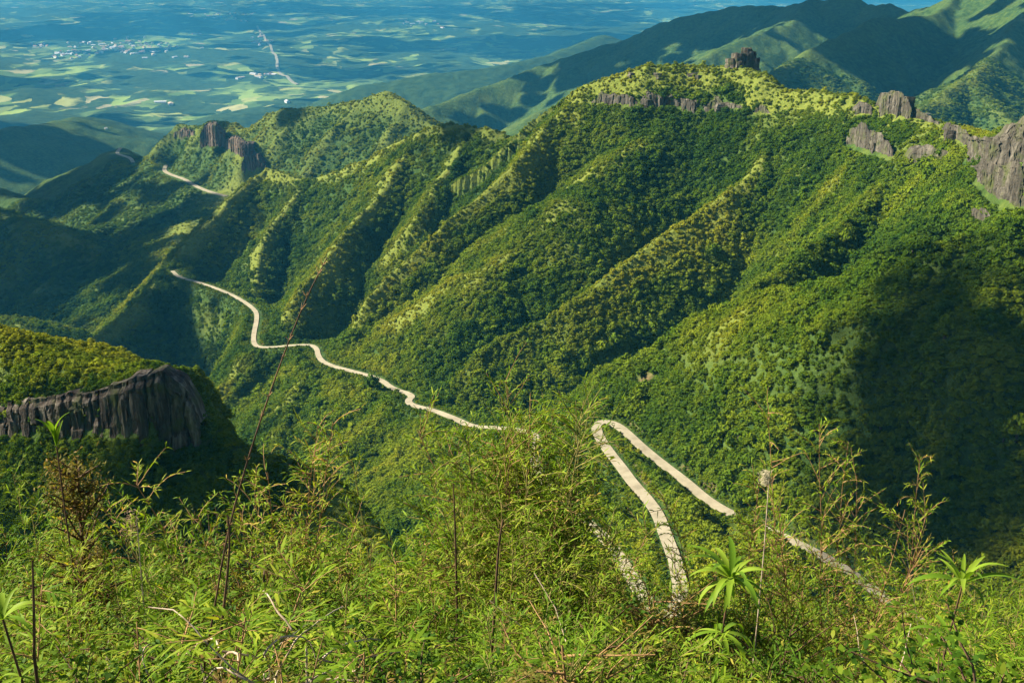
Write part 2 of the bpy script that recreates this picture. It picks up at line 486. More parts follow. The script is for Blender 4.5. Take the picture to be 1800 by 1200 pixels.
# steepness and crest-ness
def grad():
    dzr = np.gradient(Z, axis=1) / np.maximum(np.gradient(RAD, axis=1), 1e-6)
    dth = np.gradient(th)[:, None] * np.maximum(RAD, 1e-3)
    dzt = np.gradient(Z, axis=0) / dth
    return dzr, dzt
dzr, dzt = grad()
SLOPE = np.hypot(dzr, dzt)
NX = -(dzr * np.sin(th)[:, None] + dzt * np.cos(th)[:, None])
NY = -(dzr * np.cos(th)[:, None] - dzt * np.sin(th)[:, None])
NRM = np.stack([NX, NY, np.ones_like(NX)], -1)
NRM /= np.linalg.norm(NRM, axis=-1, keepdims=True)
def boxblur(F, n):
    for ax in (0, 1):
        c = np.cumsum(np.pad(F, [(n + 1, n) if a == ax else (0, 0) for a in (0, 1)], mode='edge'), axis=ax)
        F = (np.take(c, range(2 * n + 1, c.shape[ax]), axis=ax) - np.take(c, range(0, c.shape[ax] - 2 * n - 1), axis=ax)) / (2 * n + 1)
    return F
CREST = np.clip((Z - boxblur(boxblur(Z, 9), 9)) / np.maximum(RAD * 0.004, 3.0), -1, 2) * smooth(8, 40, ROADDIST)

# ------------------------------------------------------------------ terrain materials
def mat_slope():
    m = NT('forested_slope')
    geo = m.n('ShaderNodeNewGeometry')
    pos = geo.outputs['Position']
    n1 = m.noise(pos, 0.09, 5, .65)
    n2 = m.noise(pos, 0.012, 4, .55)
    n3 = m.noise(pos, 0.35, 3, .6)
    dark = m.ramp(n1.outputs[0], [(.32, (.020, .042, .010)), (.52, (.045, .085, .018)), (.70, (.085, .125, .026))])
    grass = m.ramp(n3.outputs[0], [(.3, (.10, .135, .022)), (.7, (.19, .21, .035))])
    g = m.attr('grass').outputs['Fac']
    gm = m.math('ADD', g, m.math('MULTIPLY', m.math('SUBTRACT', n2.outputs[0], .5), .9), True)
    c = m.mix(gm, dark, grass)
    earth = m.ramp(n1.outputs[0], [(.3, (.10, .055, .030)), (.7, (.24, .15, .085))])
    c = m.mix(m.attr('earth').outputs['Fac'], c, earth)
    b = m.bsdf(c, .95, .05, m.math('ADD', m.math('MULTIPLY', n1.outputs[0], 1.0), m.math('MULTIPLY', n3.outputs[0], .35)), 5.0, .8)
    return m.done(b.outputs[0])

def mat_plain():
    m = NT('farmland')
    geo = m.n('ShaderNodeNewGeometry')
    pos = geo.outputs['Position']
    mp = m.n('ShaderNodeMapping')
    mp.inputs['Rotation'].default_value = (0, 0, .5)
    mp.inputs['Scale'].default_value = (1, .65, 0)
    m.l(pos, mp.inputs[0])
    wob = m.noise(pos, .003, 3, .6)
    wm = m.n('ShaderNodeVectorMath', operation='MULTIPLY_ADD')
    m.l(wob.outputs['Color'], wm.inputs[0])
    wm.inputs[1].default_value = (260, 260, 0)
    m.l(mp.outputs[0], wm.inputs[2])
    vor = m.n('ShaderNodeTexVoronoi')
    vor.inputs['Scale'].default_value = 1 / 150.0
    m.l(wm.outputs[0], vor.inputs['Vector'])
    sep = m.n('ShaderNodeSeparateColor')
    m.l(vor.outputs['Color'], sep.inputs[0])
    fld = m.ramp(sep.outputs[0], [(0, (.06, .11, .025)), (.3, (.14, .21, .045)), (.55, (.28, .37, .07)), (.75, (.10, .17, .03)), (.9, (.36, .38, .10)), (1.0, (.36, .31, .17))])
    small = m.noise(pos, .02, 4, .6)
    wood = m.ramp(small.outputs[0], [(.3, (.014, .034, .010)), (.7, (.045, .080, .020))])
    big = m.noise(pos, 1 / 1300.0, 7, .66)
    mask = m.math('ADD', m.math('MULTIPLY', big.outputs[0], 1.0), m.math('MULTIPLY', sep.outputs[1], .22))
    mask = m.math('SUBTRACT', mask, m.math('MULTIPLY', m.attr('wood').outputs['Fac'], .7))
    mask = m.math('MULTIPLY', m.math('SUBTRACT', mask, .622), 14.0, True)
    c = m.mix(mask, wood, fld)
    b = m.bsdf(c, .95, .05, small.outputs[0], 12.0, .7)
    return m.done(b.outputs[0])

def mat_soil():
    m = NT('thicket_soil')
    geo = m.n('ShaderNodeNewGeometry')
    n1 = m.noise(geo.outputs['Position'], 3.0, 6, .65)
    n2 = m.noise(geo.outputs['Position'], .25, 4, .6)
    c = m.ramp(n1.outputs[0], [(.3, (.020, .022, .008)), (.55, (.045, .050, .014)), (.75, (.10, .075, .035))])
    c = m.mix(n2.outputs[0], c, (.035, .055, .014))
    b = m.bsdf(c, .95, .05, n1.outputs[0], .15, .8)
    return m.done(b.outputs[0])

M_SLOPE, M_PLAIN, M_SOIL = mat_slope(), mat_plain(), mat_soil()

grass_a = np.clip(CREST * 0.85 - 0.12, 0, 1) * (ID > 0) * smooth(150, 260, RAD)
U_, V_ = project(np.stack([X, Y, Z], -1))
def blob(u, v, su, sv):
    return np.exp(-((U_ - u) / su) ** 2 - ((V_ - v) / sv) ** 2) * (Y > 150)
# real clearings: meadow by the far road, grassy shoulder of the dark hill, grassy hairpin nose, bright crests
def clearing(u, v, y, rad):
    p = P(u, v, y)
    return np.exp(-((X - p[0]) ** 2 + (Y - p[1]) ** 2) / rad ** 2)
grass_a *= (.25 + .75 * smooth(620, 900, RAD)) * (1 - .45 * smooth(1500, 2200, RAD)) * (1 - .75 * smooth(2500, 2900, RAD))
grass_a = np.clip(grass_a + clearing(400, 345, 2020, 60) * 1.4 + clearing(322, 405, 1740, 40) + .55 * clearing(1285, 560, 545, 22) + .5 * clearing(1050, 760, 556, 18)
                  + .8 * clearing(60, 600, 350, 28) + .9 * clearing(640, 925, 262, 22) + .7 * clearing(960, 230, 1045, 40) + .7 * clearing(1400, 180, 950, 40), 0, 1)
earth_a = np.clip(1.0 * clearing(1440, 915, 385, 8) + .9 * clearing(1130, 720, 575, 5), 0, 1)
bank = (ROADDIST >= 5.5) & (ROADDIST < 9.0) & ~ROADFRONT & (RAD < 1500)
earth_a = np.where(bank, np.clip(earth_a + .1 + 1.4 * fbm(X / 22, Y / 22, 2, 211), 0, .85), earth_a)
wood_a = np.clip((Z - floor_z[None, :]) / 160.0 - .25, 0, 1)

def build_piece(name, mask_id, mat, label=None):
    jj, ii = np.nonzero(mask_id)
    q = np.stack([jj * NR + ii, (jj + 1) * NR + ii, (jj + 1) * NR + ii + 1, jj * NR + ii + 1], 1)
    used, inv = np.unique(q.ravel(), return_inverse=True)
    faces = inv.reshape(q.shape)
    co = np.stack([X, Y, Z], -1).reshape(-1, 3)[used]
    me = mesh_np(name, co, faces, True)
    add_attr(me, 'grass', grass_a.reshape(-1)[used].astype(np.float32))
    add_attr(me, 'earth', earth_a.reshape(-1)[used].astype(np.float32))
    add_attr(me, 'wood', wood_a.reshape(-1)[used].astype(np.float32))
    me.normals_split_custom_set_from_vertices(NRM.reshape(-1, 3)[used].tolist())
    return link(name, me, None, mat, kind='structure')

FID = ID[:-1, :-1].copy()
RM = RAD[:-1, :-1]
FID[(FID == PLAIN) & (RM < 420)] = HILLSIDE
FID[(FID == PLAIN) & (RM < 1600) & (RM >= 420)] = MAIN
FID[(FID == VALLEYHILL) & (RM > 5500)] = PLAIN
FID[(FID == PLAIN) & (RM < 3300)] = VALLEYHILL
near_soil = (RM < 30)
build_piece('lookout_ground', near_soil, M_SOIL)
build_piece('lookout_hillside', (FID == HILLSIDE) & ~near_soil, M_SLOPE)
build_piece('mountain_ridge_terrain', (FID == MAIN) & ~near_soil, M_SLOPE)
build_piece('cliff_hill', FID == LEFTHILL, M_SLOPE)
build_piece('distant_ridge_terrain', FID == FARRIDGE, M_SLOPE)
build_piece('valley_hills', FID == VALLEYHILL, M_SLOPE)
build_piece('far_mountains', FID == FARMOUNT, M_SLOPE)
build_piece('plain_land', FID == PLAIN, M_PLAIN)

# ------------------------------------------------------------------ road surface
def mat_road():
    m = NT('pale_concrete')
    geo = m.n('ShaderNodeNewGeometry')
    n1 = m.noise(geo.outputs['Position'], .12, 6, .7)
    n2 = m.noise(geo.outputs['Position'], 2.5, 3, .6)
    c = m.ramp(n1.outputs[0], [(.3, (.25, .215, .145)), (.5, (.36, .315, .215)), (.75, (.45, .40, .285))])
    c = m.mix(.15, c, n2.outputs['Color'], 'MULTIPLY')
    return m.done(m.bsdf(c, .9, .1).outputs[0])
M_ROAD = mat_road()

def ribbon(name, pl, hw, thick, mat):
    t = np.gradient(pl, axis=0)
    t[:, 2] = 0
    t /= np.linalg.norm(t, axis=1, keepdims=True)
    nrm = np.stack([t[:, 1], -t[:, 0], np.zeros(len(t))], 1)
    L = pl - nrm * hw
    Rr = pl + nrm * hw
    lo = np.array([0, 0, -thick])
    v = np.concatenate([L, Rr, L + lo, Rr + lo])
    n = len(pl)
    i = np.arange(n - 1)
    f = np.concatenate([np.stack([i, i + 1, n + i + 1, n + i], 1), np.stack([i + 1, i, 2 * n + i, 2 * n + i + 1], 1), np.stack([n + i, n + i + 1, 3 * n + i + 1, 3 * n + i], 1)])
    return link(name, mesh_np(name, v, f), None, mat, kind='structure')

ribbon('mountain_road', roads[0] + np.array([0, 0, .12]), np.interp(roads[0][:, 1], [300, 560, 900, 1300], [3.0, 2.8, 2.2, 2.4])[:, None], .5, M_ROAD)
ribbon('valley_road', roads[1] + np.array([0, 0, .6]), 4.2, 1.5, M_ROAD)
ribbon('valley_road', roads[2] + np.array([0, 0, .6]), 4.2, 1.5, M_ROAD)

# ------------------------------------------------------------------ rock cliffs and outcrops
_ys = np.concatenate([np.arange(30, 2800, 1.5), np.geomspace(2800, 45000, 3000)])
def hit(u, v):
    """Where the view ray through a pixel first meets the terrain sheet."""
    pts = P(u, v, 1.0)[None] * _ys[:, None]
    k = np.nonzero(pts[:, 2] < height(pts[:, 0], pts[:, 1]))[0]
    return pts[k[0]] if len(k) else None

def mat_rock(name, c0, c1, c2, scale):
    m = NT(name)
    geo = m.n('ShaderNodeNewGeometry')
    mp = m.n('ShaderNodeMapping')
    mp.inputs['Scale'].default_value = (1, 1, .12)
    m.l(geo.outputs['Position'], mp.inputs[0])
    streak = m.noise(mp.outputs[0], scale, 5, .65)
    blot = m.noise(geo.outputs['Position'], scale * .35, 4, .6)
    fine = m.noise(geo.outputs['Position'], scale * 3, 3, .6)
    c = m.ramp(streak.outputs[0], [(.30, c0), (.50, c1), (.68, c2)])
    moss = m.math('MULTIPLY', m.math('SUBTRACT', blot.outputs[0], .50), 6.0, True)
    c = m.mix(moss, c, (.075, .085, .028))
    h = m.math('ADD', streak.outputs[0], m.math('MULTIPLY', fine.outputs[0], .4))
    return m.done(m.bsdf(c, .95, .1, h, 1.2, .9).outputs[0])
M_ROCK = mat_rock('basalt', (.016, .012, .009), (.065, .052, .040), (.24, .205, .16), .45)
M_ROCK_PALE = mat_rock('weathered_basalt', (.024, .021, .015), (.082, .072, .054), (.180, .160, .122), .25)
M_ROCK_RED = mat_rock('reddish_basalt', (.045, .032, .022), (.12, .088, .064), (.19, .145, .105), .08)

def column_mesh(seed, taper=.9, rings=8, n=9):
    """An angular rock rib: broken ledges, chipped corners, a slanting cracked top."""
    r = np.random.default_rng(seed)
    V, F = [], []
    ang = np.sort((np.arange(n) + r.uniform(-.36, .36, n)) * 2 * math.pi / n)
    rad = 1 / np.maximum(np.abs(np.cos(ang)), np.abs(np.sin(ang))) * r.uniform(.70, 1.08, n)
    off = np.zeros(2)
    k = 1.0
    zs = np.concatenate([[0], np.sort(r.uniform(.06, .94, rings - 2)), [1]])
    slant = r.uniform(-.10, .10, 2)
    for i in range(rings):
        if i and r.random() < .5:
            k *= r.uniform(taper, 1.0)
            off = off + r.uniform(-.10, .10, 2)
        for j in range(n):
            q = rad[j] * k * r.uniform(.90, 1.08)
            x, y = off[0] + q * math.cos(ang[j]), off[1] + q * math.sin(ang[j])
            V.append([x, y, zs[i] + r.uniform(-.025, .025) + (slant[0] * x + slant[1] * y if i == rings - 1 else 0)])
    for i in range(rings - 1):
        for j in range(n):
            a, b, c, d = i * n + j, i * n + (j + 1) % n, (i + 1) * n + (j + 1) % n, (i + 1) * n + j
            F += [[a, b, c], [a, c, d]]
    top = len(V)
    V.append([off[0], off[1], 1.02])
    b = (rings - 1) * n
    for j in range(n):
        F.append([b + j, b + (j + 1) % n, top])
    return mesh_np('rock_column', np.array(V), np.array(F))
columns = {M_ROCK: [column_mesh(k) for k in range(7)], M_ROCK_PALE: [column_mesh(k + 20, .88, 7, 8) for k in range(7)], M_ROCK_RED: [column_mesh(k + 40) for k in range(5)]}
for m_, lst in columns.items():
    for me in lst:
        me.materials.append(m_)

ROCKS = []
def gz0(x, y):
    return float(height(x, y))
r_k = np.random.default_rng(8)
def rock_face(e, first, us, ve, vf, mat, amp, cell, back, seed, drop=3.0, topn=.9):
    """A continuous fissured wall: upright ribs, cracks and ledges, its top running back into the hill."""
    us = np.asarray(us, float)
    vt, vb = np.interp(us, *ve), np.interp(us, *vf)
    hy = []
    for u, a, b in zip(us, vt, vb):
        h = hit(u, a * .35 + b * .65)
        hy.append(np.nan if h is None else h[1])
    hy = np.array(hy)
    med = np.nanmedian(hy)
    hy = np.where(np.isnan(hy) | (np.abs(hy - med) > med * .2), med, hy)
    kk = max(2, len(us) // 14)
    hy = np.convolve(np.pad(hy, kk, mode='edge'), np.ones(2 * kk + 1) / (2 * kk + 1), 'valid')
    top = np.array([P(u, a, y) for u, a, y in zip(us, vt, hy)])
    bot = np.array([P(u, b, y) for u, b, y in zip(us, vb, hy)])
    if first is None:
        first = bot[0].copy()
        e.location = first.tolist()
    seg = np.concatenate([[0], np.cumsum(np.hypot(np.diff(top[:, 0]), np.diff(top[:, 1])))])
    M = 26
    zt = top[:, 2] + topn * amp * (perlin(seg / (cell * 1.3), seg * 0 + .5, seed + 5) + .8 * (_hash(np.floor(seg / cell), seg * 0, seed + 8) / 4294967296.0 - .5))
    rows = []
    for i in range(M + 1):
        t = i / M
        z = bot[:, 2] - drop + (zt - bot[:, 2] + drop) * t
        wob = .25 * perlin(z / (cell * 2.2), seg / (cell * 3), seed)
        sa = seg / cell + wob + .5 * perlin(seg / (cell * 2.5), seg * 0 + 3.3, seed + 9)
        sb = seg / (cell * .45) + wob * 1.5
        zb1 = np.floor(z / (cell * 3.4) + _hash(np.floor(sa), np.floor(sa) * 0, seed + 4) / 4294967296.0 * 3)
        zb2 = np.floor(z / (cell * 1.5) + _hash(np.floor(sb), np.floor(sb) * 0, seed + 6) / 4294967296.0 * 3)
        h1 = _hash(np.floor(sa), zb1, seed + 1) / 4294967296.0
        h2 = _hash(np.floor(sb), zb2, seed + 2) / 4294967296.0
        fr_ = sa - np.floor(sa)
        crack = np.exp(-(np.minimum(fr_, 1 - fr_) / .09) ** 2)
        n2 = perlin(seg / (cell * .3), z / (cell * .6), seed + 3)
        out = amp * (.75 * h1 + .35 * h2 + .12 * n2 - .55 * crack - .35)
        y = hy - out - amp * .3 + (t - .5) * amp * 1.2 + (amp * .8 * (t > .93))
        rows.append(np.stack([top[:, 0] + .25 * amp * n2, y, z], 1))
    for q in (.25, .6, 1.0):
        rows.append(np.stack([top[:, 0], hy + back * q, zt + .25 * amp * perlin(seg / cell, seg * 0 + q * 5, seed + 7) - q * .3 * amp], 1))
    W = np.stack(rows)
    n = len(us)
    i, j = np.meshgrid(np.arange(len(rows) - 1), np.arange(n - 1), indexing='ij')
    a = (i * n + j).ravel()
    F = np.concatenate([np.stack([a, a + 1, a + n + 1], 1), np.stack([a, a + n + 1, a + n], 1)])
    link('rock_face', mesh_np('rock_face', W.reshape(-1, 3) - first, F), e, mat)
    stp = max(1, n // 40)
    px = med / FPX
    for q in range(0, n, stp):
        ROCKS.append((top[q, 0], hy[q], zt[q], max(amp, (us[1] - us[0]) * stp * px * .6), bot[q, 2]))
    return first

def cliff(name, label, blocks, mat, out=.55, lean=0.0, depth=1.1, faces=(), far=None):
    """blocks: (u, v of the top, v of the foot, width in pixels); columns stand in the slope where it is seen."""
    e = bpy.data.objects.new(name, None)
    COL.objects.link(e)
    e['label'], e['category'] = label, 'cliff' if name == 'rock_cliff' else 'rock'
    first = None
    for fc in faces:
        first = rock_face(e, first, *fc)
    for (u, vt, vb, w) in blocks:
        h = hit(u, vt * .45 + vb * .55) if far is None else P(u, vt, far)
        if h is None:
            continue
        y = h[1]
        top, foot = P(u, vt, y), P(u, vb, y)
        px = math.hypot(y, y * .3) / FPX
        rad = w * px * .5 * r_k.uniform(.75, 1.35)
        ht = top[2] - foot[2]
        if first is None:
            first = foot.copy()
            e.location = first.tolist()
        o = link('rock_column', columns[mat][int(r_k.integers(0, len(columns[mat])))], e)
        base = foot - first
        yy = y + rad * (.95 - out) + r_k.uniform(-.15, .45) * rad
        low = min(foot[2], gz0(foot[0], yy - rad)) - .1 * ht
        o.location = (base[0], yy - first[1], low - first[2])
        o.rotation_euler = (r_k.uniform(-.04, .04), lean + r_k.uniform(-.04, .04), r_k.uniform(-.5, .5) + (0, 1.57, 3.14, 4.71)[int(r_k.integers(0, 4))])
        o.scale = (rad * (r_k.uniform(1.0, 1.9) if mat is M_ROCK_PALE else 1.15), rad * depth, (top[2] - low) * (r_k.uniform(.72, 1.02) if mat is M_ROCK_PALE else 1))
        ROCKS.append((foot[0], y, top[2], rad, foot[2]))
    return e

def band(us, ve, vf, w, jit=5):
    out = []
    for u in us:
        out.append((u + r_k.uniform(-3, 3), np.interp(u, *ve) + r_k.uniform(-jit, jit), np.interp(u, *vf) + r_k.uniform(-jit, jit), w * r_k.uniform(.75, 1.3)))
    return out

cliff('rock_cliff', 'dark cliff of upright basalt columns below the grassy hilltop at left',
      band([30, 66, 150, 235, 262, 290, 318], ([0, 90, 200, 280, 320], [735, 728, 715, 690, 700]), ([0, 120, 250, 320], [800, 800, 818, 808]), 16, 9), M_ROCK, .75, .05, 1.1,
      [(np.arange(-140, 351, 1.6), ([-140, 0, 90, 150, 200, 240, 280, 315, 338, 351], [732, 714, 702, 692, 680, 668, 656, 676, 714, 752]), ([-140, 0, 120, 200, 250, 300, 351], [815, 808, 808, 818, 834, 830, 826]), M_ROCK, 2.0, 3.4, 9, 501, 6.0, .35)])
cliff('rock_cliff', 'grey rock band just under the rounded summit of the main ridge',
      band([1075, 1142, 1160, 1190, 1228, 1270], ([1044, 1100, 1160, 1230, 1300], [170, 168, 168, 176, 182]), ([1044, 1100, 1160, 1230, 1300], [186, 190, 198, 198, 194]), 13, 3), M_ROCK_PALE, .6, 0, 1.1,
      [(np.arange(1040, 1122, 1.2), ([1040, 1060, 1090, 1122], [180, 164, 166, 176]), ([1040, 1060, 1122], [184, 188, 188]), M_ROCK_PALE, 2.6, 6.0, 16, 511), (np.arange(1126, 1226, 1.2), ([1126, 1140, 1190, 1226], [174, 160, 166, 184]), ([1126, 1160, 1226], [192, 198, 198]), M_ROCK_PALE, 3.0, 6.0, 18, 512),
       (np.arange(1236, 1306, 1.2), ([1236, 1262, 1306], [184, 172, 188]), ([1236, 1306], [196, 194]), M_ROCK_PALE, 2.6, 6.0, 14, 513), (np.arange(1322, 1356, 1.2), ([1322, 1338, 1356], [196, 184, 198]), ([1322, 1356], [202, 204]), M_ROCK_PALE, 2.0, 5.0, 10, 514)])
cliff('summit_rock', 'blocky dark rock knob standing on the skyline of the main ridge',
      [(1290, 104, 122, 17), (1301, 95, 124, 20), (1313, 86, 124, 23), (1322, 92, 124, 19), (1331, 103, 124, 14)], M_ROCK, .4, far=1016)
cliff('rock_cliff', 'small rocks poking out of the summit scrub above the grey band', [(1114, 126, 136, 15), (1156, 127, 137, 14), (1218, 126, 138, 15), (1228, 130, 140, 10)], M_ROCK_PALE, .7)
cliff('rock_cliff', 'pale broken rock tower on the right crest', [(1562, 166, 206, 18), (1578, 162, 212, 22), (1590, 172, 222, 16), (1512, 184, 206, 16), (1626, 200, 214, 15), (1646, 210, 222, 13)], M_ROCK_PALE, .8, 0, 1.1,
      [(np.arange(1546, 1604, 1.1), ([1546, 1556, 1570, 1590, 1604], [186, 168, 160, 164, 186]), ([1546, 1604], [214, 224]), M_ROCK_PALE, 3.0, 5.0, 10, 521), (np.arange(1504, 1532, 1.1), ([1504, 1516, 1532], [192, 178, 190]), ([1504, 1532], [208, 208]), M_ROCK_PALE, 2.0, 4.5, 9, 522),
       (np.arange(1604, 1652, 1.1), ([1604, 1620, 1652], [190, 196, 214]), ([1604, 1652], [214, 224]), M_ROCK_PALE, 2.0, 4.5, 9, 523)])
cliff('rock_cliff', 'grey rock wall below the pale tower on the right slope', band([1508, 1545], ([1492, 1520, 1570], [236, 232, 250]), ([1492, 1520, 1570], [258, 276, 284]), 15, 5), M_ROCK_PALE, .6, 0, 1.1,
      [(np.arange(1488, 1572, 1.1), ([1488, 1500, 1522, 1550, 1572], [246, 228, 224, 238, 262]), ([1488, 1520, 1572], [256, 276, 284]), M_ROCK_PALE, 3.0, 5.0, 12, 531)])
cliff('rock_cliff', 'smooth grey slab wall beside a green gully on the right slope', [], M_ROCK_PALE, .9, 0, 1.1,
      [(np.arange(1598, 1670, 1.1), ([1598, 1610, 1640, 1670], [280, 264, 258, 270]), ([1598, 1670], [296, 288]), M_ROCK_PALE, 2.2, 7.0, 12, 541)])
cliff('rock_cliff', 'tall pale rock wall rising at the right end of the crest', band([1680, 1725, 1770, 1792], ([1668, 1720, 1800], [222, 246, 232]), ([1668, 1720, 1800], [246, 300, 310]), 20, 6), M_ROCK_PALE, .7, 0, 1.1,
      [(np.arange(1664, 1706, 1.1), ([1664, 1674, 1690, 1706], [232, 216, 226, 240]), ([1664, 1706], [244, 268]), M_ROCK_PALE, 2.4, 4.5, 9, 551), (np.arange(1702, 1900, 1.3), ([1702, 1730, 1752, 1768, 1800, 1900], [240, 246, 250, 236, 220, 190]), ([1702, 1740, 1765, 1800, 1900], [290, 325, 322, 305, 310]), M_ROCK_PALE, 3.4, 5.5, 12, 552),
       (np.arange(1716, 1860, 1.3), ([1716, 1740, 1770, 1860], [300, 286, 296, 280]), ([1716, 1750, 1800, 1860], [320, 360, 384, 396]), M_ROCK_PALE, 3.2, 5.0, 10, 553), (np.arange(1706, 1742, 1.1), ([1706, 1722, 1742], [378, 366, 378]), ([1706, 1742], [392, 396]), M_ROCK_PALE, 1.6, 3.5, 6, 554)])
cliff('rock_cliff', 'far reddish cliffs at the left end of the distant ridge', [], M_ROCK_RED, .9, 0, 1.1,
      [(np.arange(350, 396, .7), ([350, 360, 374, 396], [238, 220, 214, 236]), ([350, 370, 396], [268, 284, 266]), M_ROCK_RED, 6, 10, 20, 561, 3.0, .3), (np.arange(394, 446, .7), ([394, 412, 430, 446], [246, 240, 250, 250]), ([394, 420, 446], [268, 292, 280]), M_ROCK_RED, 6, 10, 20, 562, 3.0, .3)])
cliff('rock_cliff', 'far dark rock bluff above the meadow', [], M_ROCK_RED, .9, 0, 1.1, [(np.arange(424, 468, .7), ([424, 444, 468], [284, 266, 284]), ([424, 445, 468], [306, 314, 298]), M_ROCK_RED, 6, 10, 16, 571)])
cliff('rock_cliff', 'small far reddish crag left of the distant cliffs', [], M_ROCK_RED, .9, 0, 1.1, [(np.arange(306, 340, .7), ([306, 324, 340], [234, 222, 234]), ([306, 324, 340], [240, 248, 242]), M_ROCK_RED, 6, 9, 16, 581)])
ROCKS = np.array(ROCKS)

def near_rock(x, y, z):
    bad = np.zeros(len(x), bool)
    order = np.argsort(x)
    xs = x[order]
    for rx, ry, rz, rad, fz in ROCKS:
        a, b = np.searchsorted(xs, [rx - rad * 1.1 - .3, rx + rad * 1.1 + .3])
        q = order[a:b]
        yy, zz = y[q], z[q]
        bad[q[(yy < ry + rad * .5) & (yy > ry - rad * .4 - .3) & (zz < rz - .3) & (zz > fz - .5)]] = True
    return bad

# ------------------------------------------------------------------ forest
def mat_crown(name='forest_leaf', inst=True):
    m = NT(name)
    tint = m.attr('tint', 'INSTANCER' if inst else 'OBJECT').outputs['Fac']
    oi = m.n('ShaderNodeObjectInfo')
    leaf = m.attr('leafvar').outputs['Fac']
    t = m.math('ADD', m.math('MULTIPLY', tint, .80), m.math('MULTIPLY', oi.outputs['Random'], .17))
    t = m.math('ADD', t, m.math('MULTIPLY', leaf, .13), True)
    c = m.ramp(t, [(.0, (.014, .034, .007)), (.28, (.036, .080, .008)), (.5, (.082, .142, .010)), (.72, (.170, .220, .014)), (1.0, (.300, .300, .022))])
    d = m.n('ShaderNodeBsdfDiffuse')
    m.l(c, d.inputs[0])
    tr = m.n('ShaderNodeBsdfTranslucent')
    m.l(m.mix(1.0, c, (1.0, 1.0, .5), 'MULTIPLY'), tr.inputs[0])
    mx = m.n('ShaderNodeMixShader')
    mx.inputs[0].default_value = .22
    m.l(d.outputs[0], mx.inputs[1])
    m.l(tr.outputs[0], mx.inputs[2])
    return m.done(mx.outputs[0])
M_CROWN = mat_crown()
M_CROWN_OBJ = mat_crown('tree_leaf', False)

def crown_mesh(name, seed, lobes=7, flakes=170, tall=0.8):
    """Crown of radius about 1: lumpy lobes of bent leaf sprays round a dark core, open between."""
    r = np.random.default_rng(seed)
    cen = []
    for k in range(lobes):
        a = 2 * math.pi * k / lobes + r.uniform(-.4, .4)
        q = r.uniform(.25, .62)
        cen.append([q * math.cos(a), q * math.sin(a), tall * r.uniform(.35, .95)])
    cen.append([r.uniform(-.15, .15), r.uniform(-.15, .15), tall * 1.15])
    V, F, A = [], [], []
    for c in cen:
        c = np.array(c)
        rad = r.uniform(.30, .46)
        bm = bmesh.new()
        bmesh.ops.create_icosphere(bm, subdivisions=1, radius=1)
        vs = np.array([v.co[:] for v in bm.verts])
        fs = [[v.index for v in f.verts] for f in bm.faces]
        bm.free()
        vs = vs * (rad * r.uniform(.62, .95, (len(vs), 1))) * np.array([1, 1, .8]) + c
        o = len(V)
        V += vs.tolist()
        F += [[i + o for i in f] for f in fs]
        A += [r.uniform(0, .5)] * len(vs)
        for _ in range(flakes // len(cen)):
            d = r.normal(size=3)
            d[2] = abs(d[2]) * .9 - .15
            d /= np.linalg.norm(d)
            p = c + d * rad * r.uniform(.8, 1.18) * np.array([1, 1, .85])
            s = r.uniform(.09, .19)
            e1 = r.normal(size=3)
            e1 -= d * e1.dot(d) * r.uniform(.3, 1)
            e1 /= np.linalg.norm(e1)
            e2 = np.cross(d, e1) + r.normal(size=3) * .3
            o = len(V)
            V += [(p - e1 * s).tolist(), (p + e2 * s * .7 + d * s * .3).tolist(), (p + e1 * s).tolist(), (p - e2 * s * .7 + d * s * .25).tolist()]
            F += [[o, o + 1, o + 2], [o, o + 2, o + 3]]
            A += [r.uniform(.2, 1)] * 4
    me = mesh_np(name, np.array(V), np.array(F))
    add_attr(me, 'leafvar', np.array(A, np.float32))
    return me

crown_meshes = [crown_mesh('crown', 100 + k, lobes=5 + k % 4, tall=(.7, .9, 1.15, .6, .8, 1.0)[k]) for k in range(6)]
pc = bpy.data.collections.new('crown_variants')     # only feeds the instancer below, never linked to the scene
for k, me in enumerate(crown_meshes):
    me.materials.append(M_CROWN)
    pc.objects.link(bpy.data.objects.new('crown_variant_%d' % k, me))

def scatter(n, r0, r1, ang, r):
    t = r.uniform(-ang, ang, n)
    q = np.sqrt(r.uniform(r0 * r0, r1 * r1, n))
    return q * np.sin(t), q * np.cos(t)

def tree_points(n, r0, r1, size, r, ang=R(33)):
    x, y = scatter(n, r0, r1, ang, r)
    vis = lookup(VISIBLE, x, y)
    idv = lookup(ID, x, y)
    rd = lookup(ROADDIST, x, y)
    sl = lookup(SLOPE, x, y)
    er = lookup(earth_a, x, y)
    gr = lookup(grass_a, x, y)
    fr = lookup(ROADFRONT, x, y)
    keep = vis & ~(fr & (rd < (5.5 if size < 2 else 8 + 2.0 * size))) & (rd > (4.6 + size * .5 if size < 2 else 5.0 + size * 1.1)) & (er < .35) & (sl < 4.0) & ~((gr > .75) & (r.random(n) < .55))
    if r0 > 2000:
        keep &= (idv > 0)
    k2 = np.nonzero(keep)[0]
    keep[k2] = ~near_rock(x[k2], y[k2], height(x[k2], y[k2]))
    x, y, gr = x[keep], y[keep], gr[keep]
    z = height(x, y)
    big = fbm(x / 60, y / 60, 3, 301)
    s = size * np.clip(.62 + .75 * r.random(len(x)) ** 3 + .35 * big, .35, 1.7)
    s *= 1 - .42 * np.clip(gr * 1.2, 0, 1)
    s *= np.where(idv[keep] == LEFTHILL, .62, 1.0)
    s *= np.where(r.random(len(x)) < .06, 1.5, 1.0)
    tint = np.clip(.46 + .30 * fbm(x / 150, y / 150, 4, 333) + .20 * fbm(x / 22, y / 22, 2, 351) + .34 * gr + .22 * (idv[keep] == LEFTHILL) + .12 * (idv[keep] == FARRIDGE), 0, 1)
    return x, y, z, s, tint

